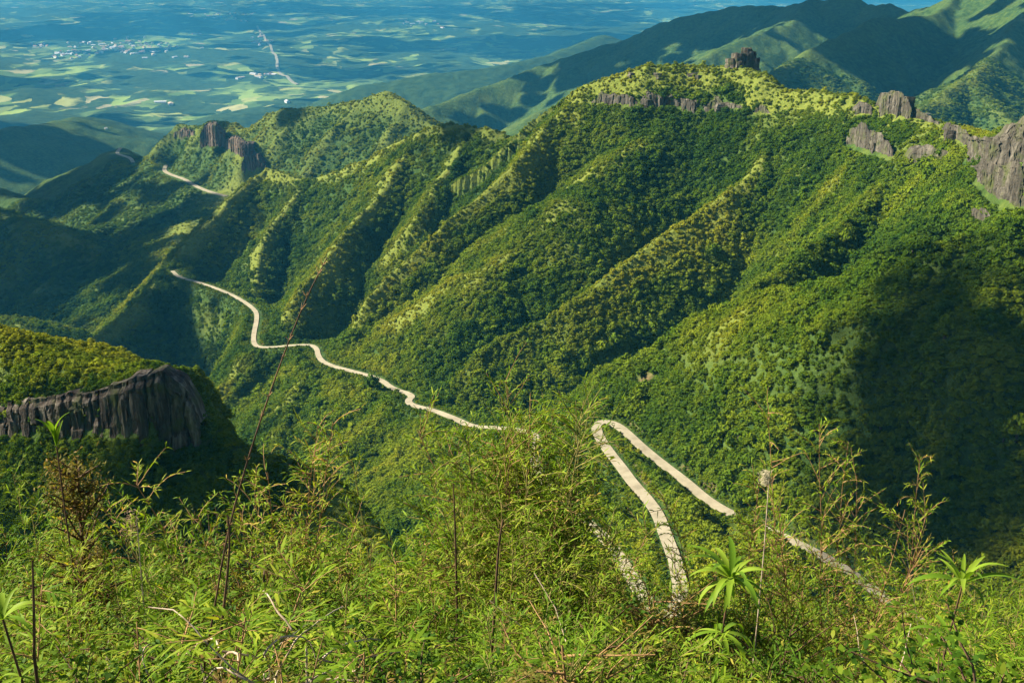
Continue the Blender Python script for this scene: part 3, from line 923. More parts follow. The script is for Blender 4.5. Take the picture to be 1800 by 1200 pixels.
r_f = np.random.default_rng(77)
def verge_points(n, r):
    """Low shrubs and grass tufts on the banks along the road."""
    k = r.integers(0, len(roads[0]), n)
    d, a = r.uniform(4.2, 17, n), r.uniform(0, 6.28, n)
    x, y = roads[0][k, 0] + d * np.cos(a), roads[0][k, 1] + d * np.sin(a)
    rd, fr = lookup(ROADDIST, x, y), lookup(ROADFRONT, x, y)
    keep = (rd > np.where(fr, 5.2, 4.6)) & (rd < 18)
    x, y = x[keep], y[keep]
    s = r.uniform(.6, 1.5, len(x))
    return x, y, height(x, y), s, np.clip(.5 + .35 * fbm(x / 25, y / 25, 3, 401) + r.uniform(-.1, .2, len(x)), 0, 1)
def cliff_foot_points(n, r):
    """Scrub clinging to the steep ground below the dark cliff."""
    x, y = r.uniform(-215, -60, n), r.uniform(225, 305, n)
    z = height(x, y)
    keep = (lookup(ID, x, y) == LEFTHILL) & (lookup(SLOPE, x, y) > .7) & lookup(VISIBLE, x, y)
    keep &= ~near_rock(x, y, z)
    x, y, z = x[keep], y[keep], z[keep]
    return x, y, z, r.uniform(.9, 2.1, len(x)), np.clip(.42 + .3 * fbm(x / 20, y / 20, 3, 421), 0, 1)
sets = [cliff_foot_points(16000, r_f), verge_points(22000, r_f), tree_points(44000, 215, 420, 2.7, r_f), tree_points(64000, 400, 680, 3.2, r_f), tree_points(30000, 215, 800, 1.5, r_f), tree_points(175000, 650, 1150, 3.5, r_f), tree_points(90000, 1150, 1750, 4.4, r_f), tree_points(95000, 1750, 2700, 4.6, r_f)]
fx, fy, fz, fs, ft = [np.concatenate([s[k] for s in sets]) for k in range(5)]
import time; print('forest points', len(fx), [len(s[0]) for s in sets])

def instancer(name, x, y, z, s, tint, r, kind='stuff'):
    n = len(x)
    me = bpy.data.meshes.new(name)
    me.vertices.add(n)
    me.vertices.foreach_set('co', np.stack([x, y, z - s * .18], 1).astype(np.float32).ravel())
    add_attr(me, 'scl', np.stack([s * r.uniform(.85, 1.2, n), s * r.uniform(.85, 1.2, n), s * r.uniform(.62, 1.05, n) * np.interp(np.hypot(x, y), [1500, 2600], [1, .6])], 1).astype(np.float32), 'POINT', 'FLOAT_VECTOR')
    add_attr(me, 'rot', np.stack([r.uniform(-.2, .2, n), r.uniform(-.2, .2, n), r.uniform(0, 6.28, n)], 1).astype(np.float32), 'POINT', 'FLOAT_VECTOR')
    add_attr(me, 'variant', r.integers(0, len(crown_meshes), n).astype(np.int32), 'POINT', 'INT')
    add_attr(me, 'tint', tint.astype(np.float32))
    o = link(name, me, None, None, kind=kind)
    g = bpy.data.node_groups.new(name + '_scatter', 'GeometryNodeTree')
    g.interface.new_socket('Geometry', in_out='INPUT', socket_type='NodeSocketGeometry')
    g.interface.new_socket('Geometry', in_out='OUTPUT', socket_type='NodeSocketGeometry')
    N, L = g.nodes.new, g.links.new
    gi, go = N('NodeGroupInput'), N('NodeGroupOutput')
    iop = N('GeometryNodeInstanceOnPoints')
    ci = N('GeometryNodeCollectionInfo')
    ci.inputs['Collection'].default_value = pc
    ci.inputs['Separate Children'].default_value = True
    ci.inputs['Reset Children'].default_value = True
    def na(nm, ty):
        a = N('GeometryNodeInputNamedAttribute')
        a.data_type = ty
        a.inputs['Name'].default_value = nm
        return a.outputs['Attribute']
    L(gi.outputs[0], iop.inputs['Points'])
    L(ci.outputs[0], iop.inputs['Instance'])
    iop.inputs['Pick Instance'].default_value = True
    L(na('variant', 'INT'), iop.inputs['Instance Index'])
    L(na('rot', 'FLOAT_VECTOR'), iop.inputs['Rotation'])
    L(na('scl', 'FLOAT_VECTOR'), iop.inputs['Scale'])
    L(iop.outputs[0], go.inputs[0])
    md = o.modifiers.new('scatter', 'NODES')
    md.node_group = g
    return o

# the 260 trees that show largest are things of their own; the rest is one mass of forest
uu, vv = project(np.stack([fx, fy, fz + fs], -1))
cand = np.nonzero((uu > 5) & (uu < 1795) & (vv < 905) & (vv > 100) & (np.hypot(fx, fy) < 900))[0]
app = fs[cand] / np.hypot(fx[cand], fy[cand])
pick = cand[np.argsort(-app)[:260]]
rest = np.ones(len(fx), bool)
rest[pick] = False
dist = np.hypot(fx, fy)
FOREST_SPLIT = [('slope_forest', 'dense green forest covering the ridge slopes above and below the road', 0, 1750), ('distant_forest', 'bluish forest on the far ridge, valley hills and mountains', 1750, 9e9)]
for nm, lab, a, b in FOREST_SPLIT:
    k = rest & (dist >= a) & (dist < b)
    o = instancer(nm, fx[k], fy[k], fz[k], fs[k], ft[k], r_f)
    o['label'] = lab
    o['category'] = 'forest'

def mat_bark():
    m = NT('bark')
    geo = m.n('ShaderNodeNewGeometry')
    n1 = m.noise(geo.outputs['Position'], 2.0, 4, .6)
    c = m.ramp(n1.outputs[0], [(.3, (.06, .045, .03)), (.7, (.16, .13, .10))])
    return m.done(m.bsdf(c, .95, .05).outputs[0])
M_BARK = mat_bark()
def trunk_mesh():
    n, rings = 6, [(-1.0, .16), (0, .13), (.45, .10), (.8, .05)]
    V, F = [], []
    for z, q in rings:
        for k in range(n):
            a = 2 * math.pi * k / n
            V.append([q * math.cos(a), q * math.sin(a), z])
    for i in range(len(rings) - 1):
        for k in range(n):
            F.append([i * n + k, i * n + (k + 1) % n, (i + 1) * n + (k + 1) % n, (i + 1) * n + k])
    return mesh_np('trunk', np.array(V), np.array(F), True)
trunk_me = trunk_mesh()
trunk_me.materials.append(M_BARK)
crown_obj_meshes = []
for me in crown_meshes:
    c = me.copy()
    c.materials.clear()
    c.materials.append(M_CROWN_OBJ)
    crown_obj_meshes.append(c)
for k in pick:
    s = float(fs[k])
    e = bpy.data.objects.new('forest_tree', None)
    COL.objects.link(e)
    e.location = (fx[k], fy[k], fz[k] - .18 * s)
    e.rotation_euler = (0, 0, r_f.uniform(0, 6.28))
    e.scale = (s, s, s * r_f.uniform(.85, 1.25))
    e.empty_display_size = .1
    e['category'] = 'tree'
    pu, pv = uu[k], vv[k]
    where = ('on the slope beside the hairpin road' if pu > 900 and pv > 640 else 'on the upper flank of the shaded spur' if pu > 900 else
             'round the foot of the dark cliff' if pu < 420 else 'on the lower slope under the winding road')
    e['label'] = 'small rounded forest tree ' + where
    e['group'] = 'forest trees ' + where
    cr = link('crown', crown_obj_meshes[int(r_f.integers(0, 6))], e)
    cr['tint'] = float(ft[k])
    link('trunk', trunk_me, e)

# ------------------------------------------------------------------ far houses, sheds and a track on the plain
def plain_mat(name, c):
    m = NT(name)
    geo = m.n('ShaderNodeNewGeometry')
    n1 = m.noise(geo.outputs['Position'], .2, 3, .6)
    cc = m.ramp(n1.outputs[0], [(.3, tuple(k * .85 for k in c)), (.7, c)])
    return m.done(m.bsdf(cc, .9, .1).outputs[0])
M_WALLS = [plain_mat('white_wall', (.80, .78, .74)), plain_mat('cream_wall', (.72, .64, .50))]
M_ROOFS = [plain_mat('tile_roof', (.50, .24, .15)), plain_mat('pale_roof', (.70, .68, .66)), plain_mat('tan_roof', (.58, .44, .30))]
def house_meshes(w, d, h, rh):
    wall = mesh_np('wall', np.array([(-w, -d, -6), (w, -d, -6), (w, d, -6), (-w, d, -6), (-w, -d, h), (w, -d, h), (w, d, h), (-w, d, h), (-w, 0, h + rh * .96), (w, 0, h + rh * .96)]),
                   np.array([(0, 1, 5), (0, 5, 4), (2, 3, 7), (2, 7, 6), (1, 2, 6), (1, 6, 5), (3, 0, 4), (3, 4, 7), (5, 6, 9), (7, 4, 8)]))
    e, k = 1.06, .4
    roof = mesh_np('roof', np.array([(-w * e, -d * 1.12, h - .4), (w * e, -d * 1.12, h - .4), (w * e, 0, h + rh), (-w * e, 0, h + rh), (w * e, d * 1.12, h - .4), (-w * e, d * 1.12, h - .4),
                                     (-w * e, -d * 1.12, h - .4 + k), (w * e, -d * 1.12, h - .4 + k), (w * e, 0, h + rh + k), (-w * e, 0, h + rh + k), (w * e, d * 1.12, h - .4 + k), (-w * e, d * 1.12, h - .4 + k)]),
                   np.array([(6, 7, 8), (6, 8, 9), (9, 8, 10), (9, 10, 11), (0, 1, 7), (0, 7, 6), (4, 5, 11), (4, 11, 10)]))
    return wall, roof
protos = []
for q, (w, d, h, rh) in enumerate([(16, 10, 9, 5), (22, 11, 8, 4), (12, 10, 14, 4), (34, 14, 8, 4)]):
    wall, roof = house_meshes(w, d, h, rh)
    for a, mw in enumerate(M_WALLS):
        for b, mr in enumerate(M_ROOFS):
            w2, r2 = wall.copy(), roof.copy()
            w2.materials.append(mw)
            r2.materials.append(mr)
            protos.append((w2, r2))
r_h = np.random.default_rng(4)
def house(u, v, label, group, sc=1.0, proto=None):
    p = hit(u, v)
    if p is None:
        return
    e = bpy.data.objects.new('house', None)
    COL.objects.link(e)
    e.location = (p[0], p[1], float(height(p[0], p[1])) + .5)
    e.rotation_euler = (0, 0, r_h.uniform(0, 3.14))
    e.scale = (sc, sc, sc)
    e['label'], e['category'] = label, 'house'
    if group:
        e['group'] = group
    w2, r2 = protos[int(r_h.integers(0, len(protos))) if proto is None else proto]
    link('wall', w2, e)
    link('roof', r2, e)
for (cu, cv, su, sv, n, nm) in [(215, 84, 50, 8, 90, 'tiny pale house in the larger town at left on the sunlit plain'), (120, 96, 14, 5, 14, 'tiny pale house in the hamlet left of the larger town'),
                                (74, 83, 8, 3, 8, 'tiny pale house in the small group at far left of the plain'), (400, 30, 26, 4, 24, 'tiny pale house in the hazy town beyond the dark far hill'),
                                (738, 40, 22, 4, 16, 'tiny pale house in the hazy town at the upper middle'), (462, 134, 14, 3, 9, 'tiny pale house in the hamlet by the winding track'),
                                (455, 72, 14, 4, 12, 'tiny pale house in the hamlet above the winding track')]:
    for k in range(n):
        house(cu + r_h.normal() * su, cv + r_h.normal() * sv, nm, nm.replace('tiny pale house', 'houses'), 1.25)
for (u, v, lab, pr) in [(282, 181, 'long white roofed shed on the valley floor beyond the far road', 19), (300, 184, 'second pale shed beside the long white shed in the valley', 20), (505, 181, 'lone white building on the plain above the distant ridge', 1),
                        (186, 227, 'lone white house in the shaded valley beside the far hill', 1), (350, 60, 'pink roofed long shed north of the town', 18), (340, 61, 'second long shed beside the pink roofed shed', 18)]:
    house(u, v, lab, None, .45 if v > 220 else 1.3, pr)

tr = [hit(u, v) for u, v in [(452, 46), (458, 58), (470, 72), (478, 90), (488, 105), (486, 118), (492, 130), (508, 141), (524, 150)]]
tr = [t for t in tr if t is not None]
trk = resample(chaikin(np.array(tr), 2), 40)
trk[:, 2] = height(trk[:, 0], trk[:, 1]) + 6
ribbon('country_road', trk, 14, 10, M_ROAD)

# ------------------------------------------------------------------ thicket in front of the lookout
def leaf_mat(name, stops, trans=.38, gloss=.45):
    m = NT(name)
    lv = m.attr('leafvar').outputs['Fac']
    oi = m.n('ShaderNodeObjectInfo')
    t = m.math('ADD', m.math('MULTIPLY', lv, .8), m.math('MULTIPLY', oi.outputs['Random'], .2), True)
    c = m.ramp(t, stops)
    b = m.bsdf(c, gloss + .15, .10)
    tr = m.n('ShaderNodeBsdfTranslucent')
    m.l(m.mix(1.0, c, (1.25, 1.2, .5), 'MULTIPLY'), tr.inputs[0])
    mx = m.n('ShaderNodeMixShader')
    mx.inputs[0].default_value = trans
    m.l(b.outputs[0], mx.inputs[1])
    m.l(tr.outputs[0], mx.inputs[2])
    return m.done(mx.outputs[0])
L_BAMBOO = leaf_mat('bamboo_leaf', [(0, (.040, .088, .006)), (.3, (.100, .195, .010)), (.6, (.200, .295, .016)), (.82, (.32, .35, .03)), (.93, (.42, .25, .05)), (1, (.45, .32, .15))])
L_SHRUB = leaf_mat('shrub_leaf', [(0, (.014, .046, .004)), (.4, (.050, .118, .008)), (.7, (.120, .195, .012)), (.92, (.25, .27, .03)), (1, (.35, .24, .05))])
L_RUST = leaf_mat('rusty_leaf', [(0, (.050, .070, .012)), (.4, (.120, .130, .020)), (.7, (.22, .165, .035)), (1, (.34, .18, .06))])
L_BROAD = leaf_mat('broad_leaf', [(0, (.085, .19, .014)), (.5, (.18, .30, .022)), (1, (.29, .38, .04))], .42, .35)
def stem_mat(name, a, b):
    m = NT(name)
    geo = m.n('ShaderNodeNewGeometry')
    n1 = m.noise(geo.outputs['Position'], 14, 3, .6)
    return m.done(m.bsdf(m.ramp(n1.outputs[0], [(.35, a), (.65, b)]), .8, .2).outputs[0])
S_GREEN = stem_mat('green_stem', (.11, .12, .03), (.26, .20, .06))
S_BROWN = stem_mat('brown_stem', (.045, .028, .016), (.15, .085, .045))
S_RED = stem_mat('reddish_stem', (.20, .11, .045), (.36, .22, .09))
S_DRY = stem_mat('dry_twig', (.26, .19, .12), (.55, .44, .32))
M_SEED = stem_mat('pale_seed_fluff', (.40, .35, .20), (.58, .52, .34))
M_DRYHEAD = stem_mat('brown_seed_head', (.25, .16, .08), (.48, .33, .18))

class Leaves:
    """Lanceolate leaves folded along the midrib: base, two shoulders, two outer points, tip."""
    def __init__(self):
        self.Q = []
    def leaf(self, p, d, up, ln, w, var, droop=.25):
        self.Q.append((*p, *d, *up, ln, w, var, droop))
    def mesh(self, name):
        q = np.array(self.Q)
        p, d, up = q[:, 0:3], q[:, 3:6], q[:, 6:9]
        ln, w, var, droop = [q[:, k:k + 1] for k in (9, 10, 11, 12)]
        d = d / (np.linalg.norm(d, axis=1, keepdims=True) + 1e-9)
        s = np.cross(d, up)
        s /= np.linalg.norm(s, axis=1, keepdims=True) + 1e-9
        n = np.cross(s, d)
        z = np.array([[0, 0, 1.0]])
        m1 = p + d * ln * .35 + n * ln * .03
        m2 = p + d * ln * .72 - z * droop * ln * .35
        tip = p + d * ln * .98 - z * droop * ln
        V = np.stack([p, m1 + s * w * .5 + n * w * .12, m1 - s * w * .5 + n * w * .12, m2 + s * w * .36 + n * w * .08, m2 - s * w * .36 + n * w * .08, tip], 1).reshape(-1, 3)
        o = np.arange(len(q))[:, None, None] * 6
        F = (o + np.array([[0, 1, 2], [1, 3, 2], [2, 3, 4], [3, 5, 4]])[None]).reshape(-1, 3)
        me = mesh_np(name, V, F)
        add_attr(me, 'leafvar', np.repeat(var[:, 0], 6).astype(np.float32))
        return me
class Tubes:
    def __init__(self):
        self.V, self.F, self.c = [], [], 0
    def tube(self, pts, r0, r1, n=4):
        pts = np.asarray(pts)
        m = len(pts)
        t = np.gradient(pts, axis=0)
        t /= np.linalg.norm(t, axis=1, keepdims=True) + 1e-9
        a = np.cross(t, [[.31, .87, .11]])
        a /= np.linalg.norm(a, axis=1, keepdims=True) + 1e-9
        b = np.cross(t, a)
        q = (r0 + (r1 - r0) * np.arange(m) / (m - 1))[:, None, None]
        an = 2 * math.pi * np.arange(n) / n
        self.V.append((pts[:, None] + q * (a[:, None] * np.cos(an)[None, :, None] + b[:, None] * np.sin(an)[None, :, None])).reshape(-1, 3))
        i, k = np.meshgrid(np.arange(m - 1), np.arange(n), indexing='ij')
        k2 = (k + 1) % n
        self.F.append((self.c + np.stack([i * n + k, i * n + k2, (i + 1) * n + k2, (i + 1) * n + k], -1)).reshape(-1, 4))
        self.c += m * n
    def mesh(self, name):
        return mesh_np(name, np.concatenate(self.V), np.concatenate(self.F), True)

def arc(p, d, ln, n, bend, r, wob=.05):
    w = r.normal(size=(n, 3)) * np.array([wob, wob, wob * .5])
    w[:, 2] -= bend / n
    d = np.array(d, float)
    d = d / math.sqrt(d[0] ** 2 + d[1] ** 2 + d[2] ** 2) + np.cumsum(w, axis=0)
    d /= np.linalg.norm(d, axis=1, keepdims=True)
    return np.concatenate([[p], np.array(p) + np.cumsum(d, axis=0) * (ln / n)])
UP = np.array([0, 0, 1.0])

def thing(name, label, cat, group=None):
    e = bpy.data.objects.new(name, None)
    COL.objects.link(e)
    e.empty_display_size = .1
    e['label'], e['category'] = label, cat
    if group:
        e['group'] = group
    return e

def make_bamboo(seed, culms=7, leafy=1.0, smat=S_GREEN, lmat=L_BAMBOO, spread=.32, llen=.058, base_var=0.0, short=.62):
    """Feathery climbing bamboo, unit height."""
    r = np.random.default_rng(seed)
    T, Lf = Tubes(), Leaves()
    for c in range(culms):
        a = r.uniform(0, 6.28)
        out = r.uniform(.05, spread)
        ln = r.uniform(short, 1.04) if c else 1.02
        d = np.array([math.cos(a) * out, math.sin(a) * out, 1.0])
        pts = arc([r.normal() * .03, r.normal() * .03, -.12], d, ln + .12, 10, r.uniform(.1, .5) * (1 if c else .3), r, .05)
        T.tube(pts, .0045, .0014)
        for i in range(3, 11):
            for rep in range(9):
                if r.random() > .95 * leafy:
                    continue
                t = r.random()
                p = pts[i - 1] * (1 - t) + pts[i] * t
                b = r.uniform(0, 6.28)
                bd = np.array([math.cos(b), math.sin(b), r.uniform(.2, 1.1)])
                bl = r.uniform(.07, .20) * (1.2 - .05 * i)
                br = arc(p, bd, bl, 5, .35, r, .1)
                T.tube(br, .0015, .0007, 3)
                tw = r.uniform(0, .52) + base_var
                for j in range(1, 6):
                    for s in (-1, 1):
                        sg = br[j] - br[j - 1]
                        side = np.array([sg[1], -sg[0], 0]) * (s / (math.hypot(sg[0], sg[1]) + 1e-9))
                        dr = sg / (math.sqrt(sg @ sg) + 1e-9) * r.uniform(.5, 1.3) + side * r.uniform(.3, 1.0) + np.array([0, 0, r.uniform(-.35, .35)])
                        Lf.leaf(br[j], dr, UP + r.normal(size=3) * .3, llen * r.uniform(.42, .9), llen * r.uniform(.07, .11), min(1, max(0, tw + r.uniform(0, .35) + (.2 if r.random() < .06 else 0))), r.uniform(-.1, .3))
    return T.mesh('stem'), Lf.mesh('foliage'), smat, lmat

def make_shrub(seed, lmat=L_SHRUB, smat=S_BROWN, llen=.027, cone=False, n=16, ratio=.36):
    r = np.random.default_rng(seed)
    T, Lf = Tubes(), Leaves()
    main = arc([0, 0, -.12], [r.normal() * .08, r.normal() * .08, 1], 1.1, 8, 0, r, .04)
    T.tube(main, .014, .003, 5)
    for k in range(n * 4):
        t = r.uniform(.18, .98)
        i = t * 8
        p = main[int(i)] + (main[min(8, int(i) + 1)] - main[int(i)]) * (i - int(i))
        a = r.uniform(0, 6.28)
        reach = (.36 * (1.05 - t) + .05) if cone else .34 * math.sqrt(max(.05, 1 - (t - .55) ** 2 * 3))
        reach *= r.uniform(.6, 1.15)
        br = arc(p, [math.cos(a), math.sin(a), r.uniform(.3, 1.0)], reach, 5, .15, r, .12)
        T.tube(br, .004, .0012, 3)
        tw = r.uniform(0, .6)
        for j in range(1, 6):
            for q in range(8):
                b = r.uniform(0, 6.28)
                d = np.array([math.cos(b), math.sin(b), r.uniform(-.2, .9)])
                pp = br[j] + r.normal(size=3) * .012
                Lf.leaf(pp, d, UP + r.normal(size=3) * .4, llen * r.uniform(.55, 1.25), llen * ratio * r.uniform(.8, 1.2), min(1, tw + r.uniform(0, .4)), r.uniform(0, .35))
    return T.mesh('stem'), Lf.mesh('foliage'), smat, lmat

def make_twigs(seed, smat=S_DRY, n=16, ln=1.0, rad=.006, bend=.9, flat=1.0):
    r = np.random.default_rng(seed)
    T = Tubes()
    for k in range(n):
        a = r.uniform(0, 6.28)
        d = [math.cos(a) * flat, math.sin(a) * flat, r.uniform(.3, 1.3)]
        pts = arc([r.normal() * .06, r.normal() * .06, -.06], d, ln * r.uniform(.5, 1.05), 9, r.uniform(.2, bend), r, .16)
        T.tube(pts, rad, rad * .3, 4)
        for i in (3, 5, 6, 7):
            b = r.uniform(0, 6.28)
            br = arc(pts[i], [math.cos(b), math.sin(b), r.uniform(-.2, 1)], ln * r.uniform(.12, .35), 5, .4, r, .2)
            T.tube(br, rad * .45, rad * .2, 3)
    return T.mesh('twig'), None, smat, None

def plant(name, label, cat, parts, group=None):
    e = thing(name, label, cat, group)
    st, fo, sm, lm = parts
    link(st.name.split('.')[0], st, e, sm)
    if fo is not None:
        link('foliage', fo, e, lm)
    return e

def gz(x, y):
    return float(height(x, y))

def stand(e, u, vtop, y, wide=1.0, rot=None, tilt=0.0):
    """Stand a unit-high plant on the ground at forward distance y so that it is tall enough to reach the height seen at (u, vtop)."""
    top = P(u, vtop, y)
    g = gz(top[0], y)
    h = max(.35, top[2] - g) * 1.05
    e.location = (top[0], y, g - .02)
    e.rotation_euler = (r_p.uniform(-.06, .06), tilt + r_p.uniform(-.06, .06), r_p.uniform(0, 6.28) if rot is None else rot)
    e.scale = (h * wide, h * wide, h)
    return e
r_p = random.Random(21)

# silhouette of the thicket: how far up the frame it reaches
PROF_U = [-100, 0, 40, 90, 140, 200, 300, 360, 400, 450, 500, 560, 620, 700, 760, 820, 870, 910, 950, 975, 1020, 1060, 1100, 1190, 1250, 1300, 1350, 1400, 1440, 1490, 1540, 1600, 1650, 1700, 1760, 1900]
PROF_V = [880, 870, 840, 860, 930, 955, 940, 890, 850, 838, 860, 905, 935, 880, 872, 880, 830, 800, 850, 925, 945, 925, 885, 935, 965, 940, 905, 975, 1000, 1000, 975, 940, 935, 945, 960, 970]

KINDS = [('feathery yellow-green bamboo filling the foreground thicket', 'bamboo', 'bamboo_plant', [make_bamboo(200 + k, 7 + k % 3) for k in range(4)]),
         ('pale green fine-leaved bamboo low in the foreground thicket', 'bamboo', 'bamboo_plant', [make_bamboo(220 + k, 8, 1.0, S_RED, L_BAMBOO, .45, .068, .05) for k in range(3)]),
         ('small leafy green shrub packed low in the foreground thicket', 'shrub', 'leafy_shrub', [make_shrub(240 + k) for k in range(4)]),
         ('rusty brown-green scrub bush among the bamboo', 'shrub', 'rusty_shrub', [make_shrub(260 + k, L_RUST, S_RED, .024, k % 2 == 0, 16, .25) for k in range(3)])]
for lab, cat, nm, protos_ in KINDS:
    for st, fo, sm, lm in protos_:
        st.materials.append(sm)
        fo.materials.append(lm)

def filler(kind, u, vtop, y, wide):
    lab, cat, nm, protos_ = KINDS[kind]
    st, fo, sm, lm = protos_[r_p.randrange(len(protos_))]
    e = thing(nm, lab, cat, lab.replace('filling', 'plants filling'))
    link('stem', st, e)
    link('foliage', fo, e)
    return stand(e, u, vtop, y, wide)

for y, n, dv, wide in [(10.5, 20, 22, .55), (8.6, 22, 40, .55), (7.2, 24, 78, .6), (6.0, 24, 125, .62), (5.0, 24, 178, .68), (4.2, 22, 232, .75), (3.5, 20, 285, .85), (3.0, 16, 330, .95)]:
    for k in range(n):
        u = -90 + 1980 * (k + r_p.uniform(.1, .9)) / n
        v = np.interp(u, PROF_U, PROF_V) + dv + r_p.uniform(14, 80)
        if 365 < u < 610 and y < 4.0:
            v = max(v, 1205)
        kk = r_p.choices([0, 1, 2, 3], [6, 3.5, 4.0 if dv > 100 else 1.4, 1.5])[0]
        filler(kk, u, min(v, 1230), y + r_p.uniform(-.35, .35), wide * r_p.uniform(.85, 1.25))

# plants that can be told apart
def hero(name, label, cat, parts, u, v, y, wide=.6, tilt=0.0):
    return stand(plant(name, label, cat, parts), u, v, y, wide, None, tilt)
hero('bamboo_plant', 'tall bright bamboo in the middle, its top crossing the winding road', 'bamboo', make_bamboo(301, 18, 1, S_RED, L_BAMBOO, .22, .045, .06, .84), 922, 748, 7.0, .56)
hero('bamboo_plant', 'full green bamboo filling in below the tall middle one', 'bamboo', make_bamboo(311, 20, 1, S_GREEN, L_BAMBOO, .3, .042, .02, .8), 900, 780, 6.6, .66)
hero('bamboo_plant', 'rounded bamboo clump hiding the road behind the middle of the thicket', 'bamboo', make_bamboo(312, 20, 1, S_GREEN, L_BAMBOO, .34, .042, .05, .8), 912, 822, 6.2, .58)
hero('bamboo_plant', 'leafy bamboo leaning right of the tall middle one', 'bamboo', make_bamboo(313, 22, 1, S_GREEN, L_BAMBOO, .2, .05, .03, .82), 948, 772, 7.2, .42)
hero('bamboo_plant', 'low bamboo tuft at the right foot of the tall middle one', 'bamboo', make_bamboo(314, 22, 1, S_GREEN, L_BAMBOO, .2, .05, .03, .8), 962, 812, 6.8, .4)
hero('bamboo_plant', 'slim bushy bamboo just left of the tall middle one', 'bamboo', make_bamboo(302, 15, 1, S_GREEN, L_BAMBOO, .26, .045, 0, .84), 876, 800, 7.4, .5)
hero('bamboo_plant', 'yellowish bamboo below the dark cliff with orange inner twigs', 'bamboo', make_bamboo(303, 16, 1, S_RED, L_BAMBOO, .3, .045, .14, .8), 445, 800, 6.6, .62)
hero('bamboo_plant', 'golden bamboo spray leaning beside the grassy edge', 'bamboo', make_bamboo(304, 13, 1, S_RED, L_BAMBOO, .32, .045, .18), 545, 890, 6.2, .62)
hero('bamboo_plant', 'feathery pale bamboo in the dark gap under the cliff', 'bamboo', make_bamboo(305, 14, 1, S_GREEN, L_BAMBOO, .35, .06), 300, 938, 5.4, .6)
hero('rusty_shrub', 'cone-shaped rusty bush at left in front of the cliff', 'shrub', make_shrub(306, L_RUST, S_BROWN, .016, True, 40, .28), 80, 800, 6.0, .6)
hero('bamboo_plant', 'slender reddish bamboo rising before the dark right slope', 'bamboo', make_bamboo(307, 13, 1, S_RED, L_BAMBOO, .26, .042, .06, .74), 1545, 775, 6.8, .5, -.06)
hero('bamboo_plant', 'bamboo sprig with a red knot of twigs right of the slender one', 'bamboo', make_bamboo(308, 4, .8, S_RED, L_BAMBOO, .3, .045, .12), 1655, 872, 6.4, .4)
hero('bamboo_plant', 'scraggy dry bamboo beside the road under the pale plume', 'bamboo', make_bamboo(309, 8, .9, S_RED, L_BAMBOO, .3, .045, .18), 1345, 878, 7.0, .5)
hero('bamboo_plant', 'pale tufted bamboo on the grassy edge left of the middle', 'bamboo', make_bamboo(310, 8, 1, S_GREEN, L_BAMBOO, .3, .045, .05), 705, 858, 6.9, .55)
def make_tangle(seed, n=90):
    """A sprawling mound of dead, springy twigs."""
    r = np.random.default_rng(seed)
    T = Tubes()
    for k in range(n):
        a, b = r.uniform(0, 6.28), r.uniform(0, 6.28)
        q = abs(r.normal()) * .16
        p = [q * math.cos(a), q * math.sin(a), r.uniform(.55, .92) - q * .4]
        T.tube(arc(p, [math.cos(b), math.sin(b), r.uniform(-.1, .9)], r.uniform(.18, .42), 9, r.uniform(.6, 1.8), r, .16), .0032, .0012, 4)
    for k in range(8):
        a = r.uniform(0, 6.28)
        T.tube(arc([r.normal() * .04, r.normal() * .04, -.05], [math.cos(a) * .25, math.sin(a) * .25, 1], r.uniform(.7, .95), 9, .4, r, .06), .006, .003, 5)
    return T.mesh('twig'), None, S_DRY, None
hero('dry_brush', 'tangled heap of pale dead twigs at the bottom edge', 'dead brush', make_tangle(320), 482, 1072, 3.2, .62)
hero('bare_shrub', 'bare grey twigs standing up before the shaded middle slope', 'dead shrub', make_twigs(321, S_BROWN, 5, 1.0, .004, .2, .25), 802, 785, 6.4, .6)
hero('bare_shrub', 'thin bare twigs among the bushes at the right edge', 'dead shrub', make_twigs(322, S_DRY, 3, 1.0, .0035, .2, .2), 1722, 905, 6.0, .5)
hero('bare_shrub', 'leaning bare twigs at the left edge of the thicket', 'dead shrub', make_twigs(323, S_DRY, 4, 1.0, .004, .25, .35), 20, 925, 4.6, .6)
hero('bare_shrub', 'pale crossing twigs low in the middle of the thicket', 'dead shrub', make_twigs(324, S_DRY, 6, 1.0, .0045, .5, .9), 1090, 1085, 3.9, .9)
hero('bare_shrub', 'long pale twigs slanting through the bushes at lower right', 'dead shrub', make_twigs(325, S_DRY, 6, 1.0, .0045, .4, .9), 1560, 1050, 3.9, .8)

# tall reddish flower stalk crossing the left half of the picture
def stalk(label, pix, r0, mat, knots=0, name='flower_stalk'):
    pts = [P(*p) for p in pix]
    g = gz(pts[0][0], pts[0][1])
    base = np.array([pts[0][0], pts[0][1], g])
    pts = chaikin(np.array([base] + pts), 2) - base
    e = thing(name, label, 'plant stalk')
    e.location = base.tolist()
    T = Tubes()
    T.tube(pts, r0, r0 * .35, 5)
    link('stem', T.mesh('stem'), e, mat)
    r = np.random.default_rng(9)
    for k in range(knots):
        t = .22 + .76 * (k + .5) / knots
        p = pts[int(t * (len(pts) - 1))]
        K = Tubes()
        for q in range(4):
            a = r.uniform(0, 6.28)
            K.tube(arc(p, [math.cos(a), math.sin(a), 1.2], r.uniform(.015, .035), 3, .2, r, .1), .0018, .0009, 3)
        link('bud', K.mesh('bud'), e, S_RED)
    return e
stalk('long thin reddish stalk leaning up across the left half of the picture', [(352, 1190, 3.6), (372, 1100, 3.6), (398, 940, 3.62), (440, 790, 3.65), (492, 640, 3.7), (535, 530, 3.75), (575, 452, 3.8)], .0052, S_BROWN, 16)
stalk('dark double stem standing beside the long reddish stalk', [(378, 1190, 3.5), (392, 1080, 3.5), (405, 960, 3.5), (400, 905, 3.5)], .008, S_BROWN, 4)
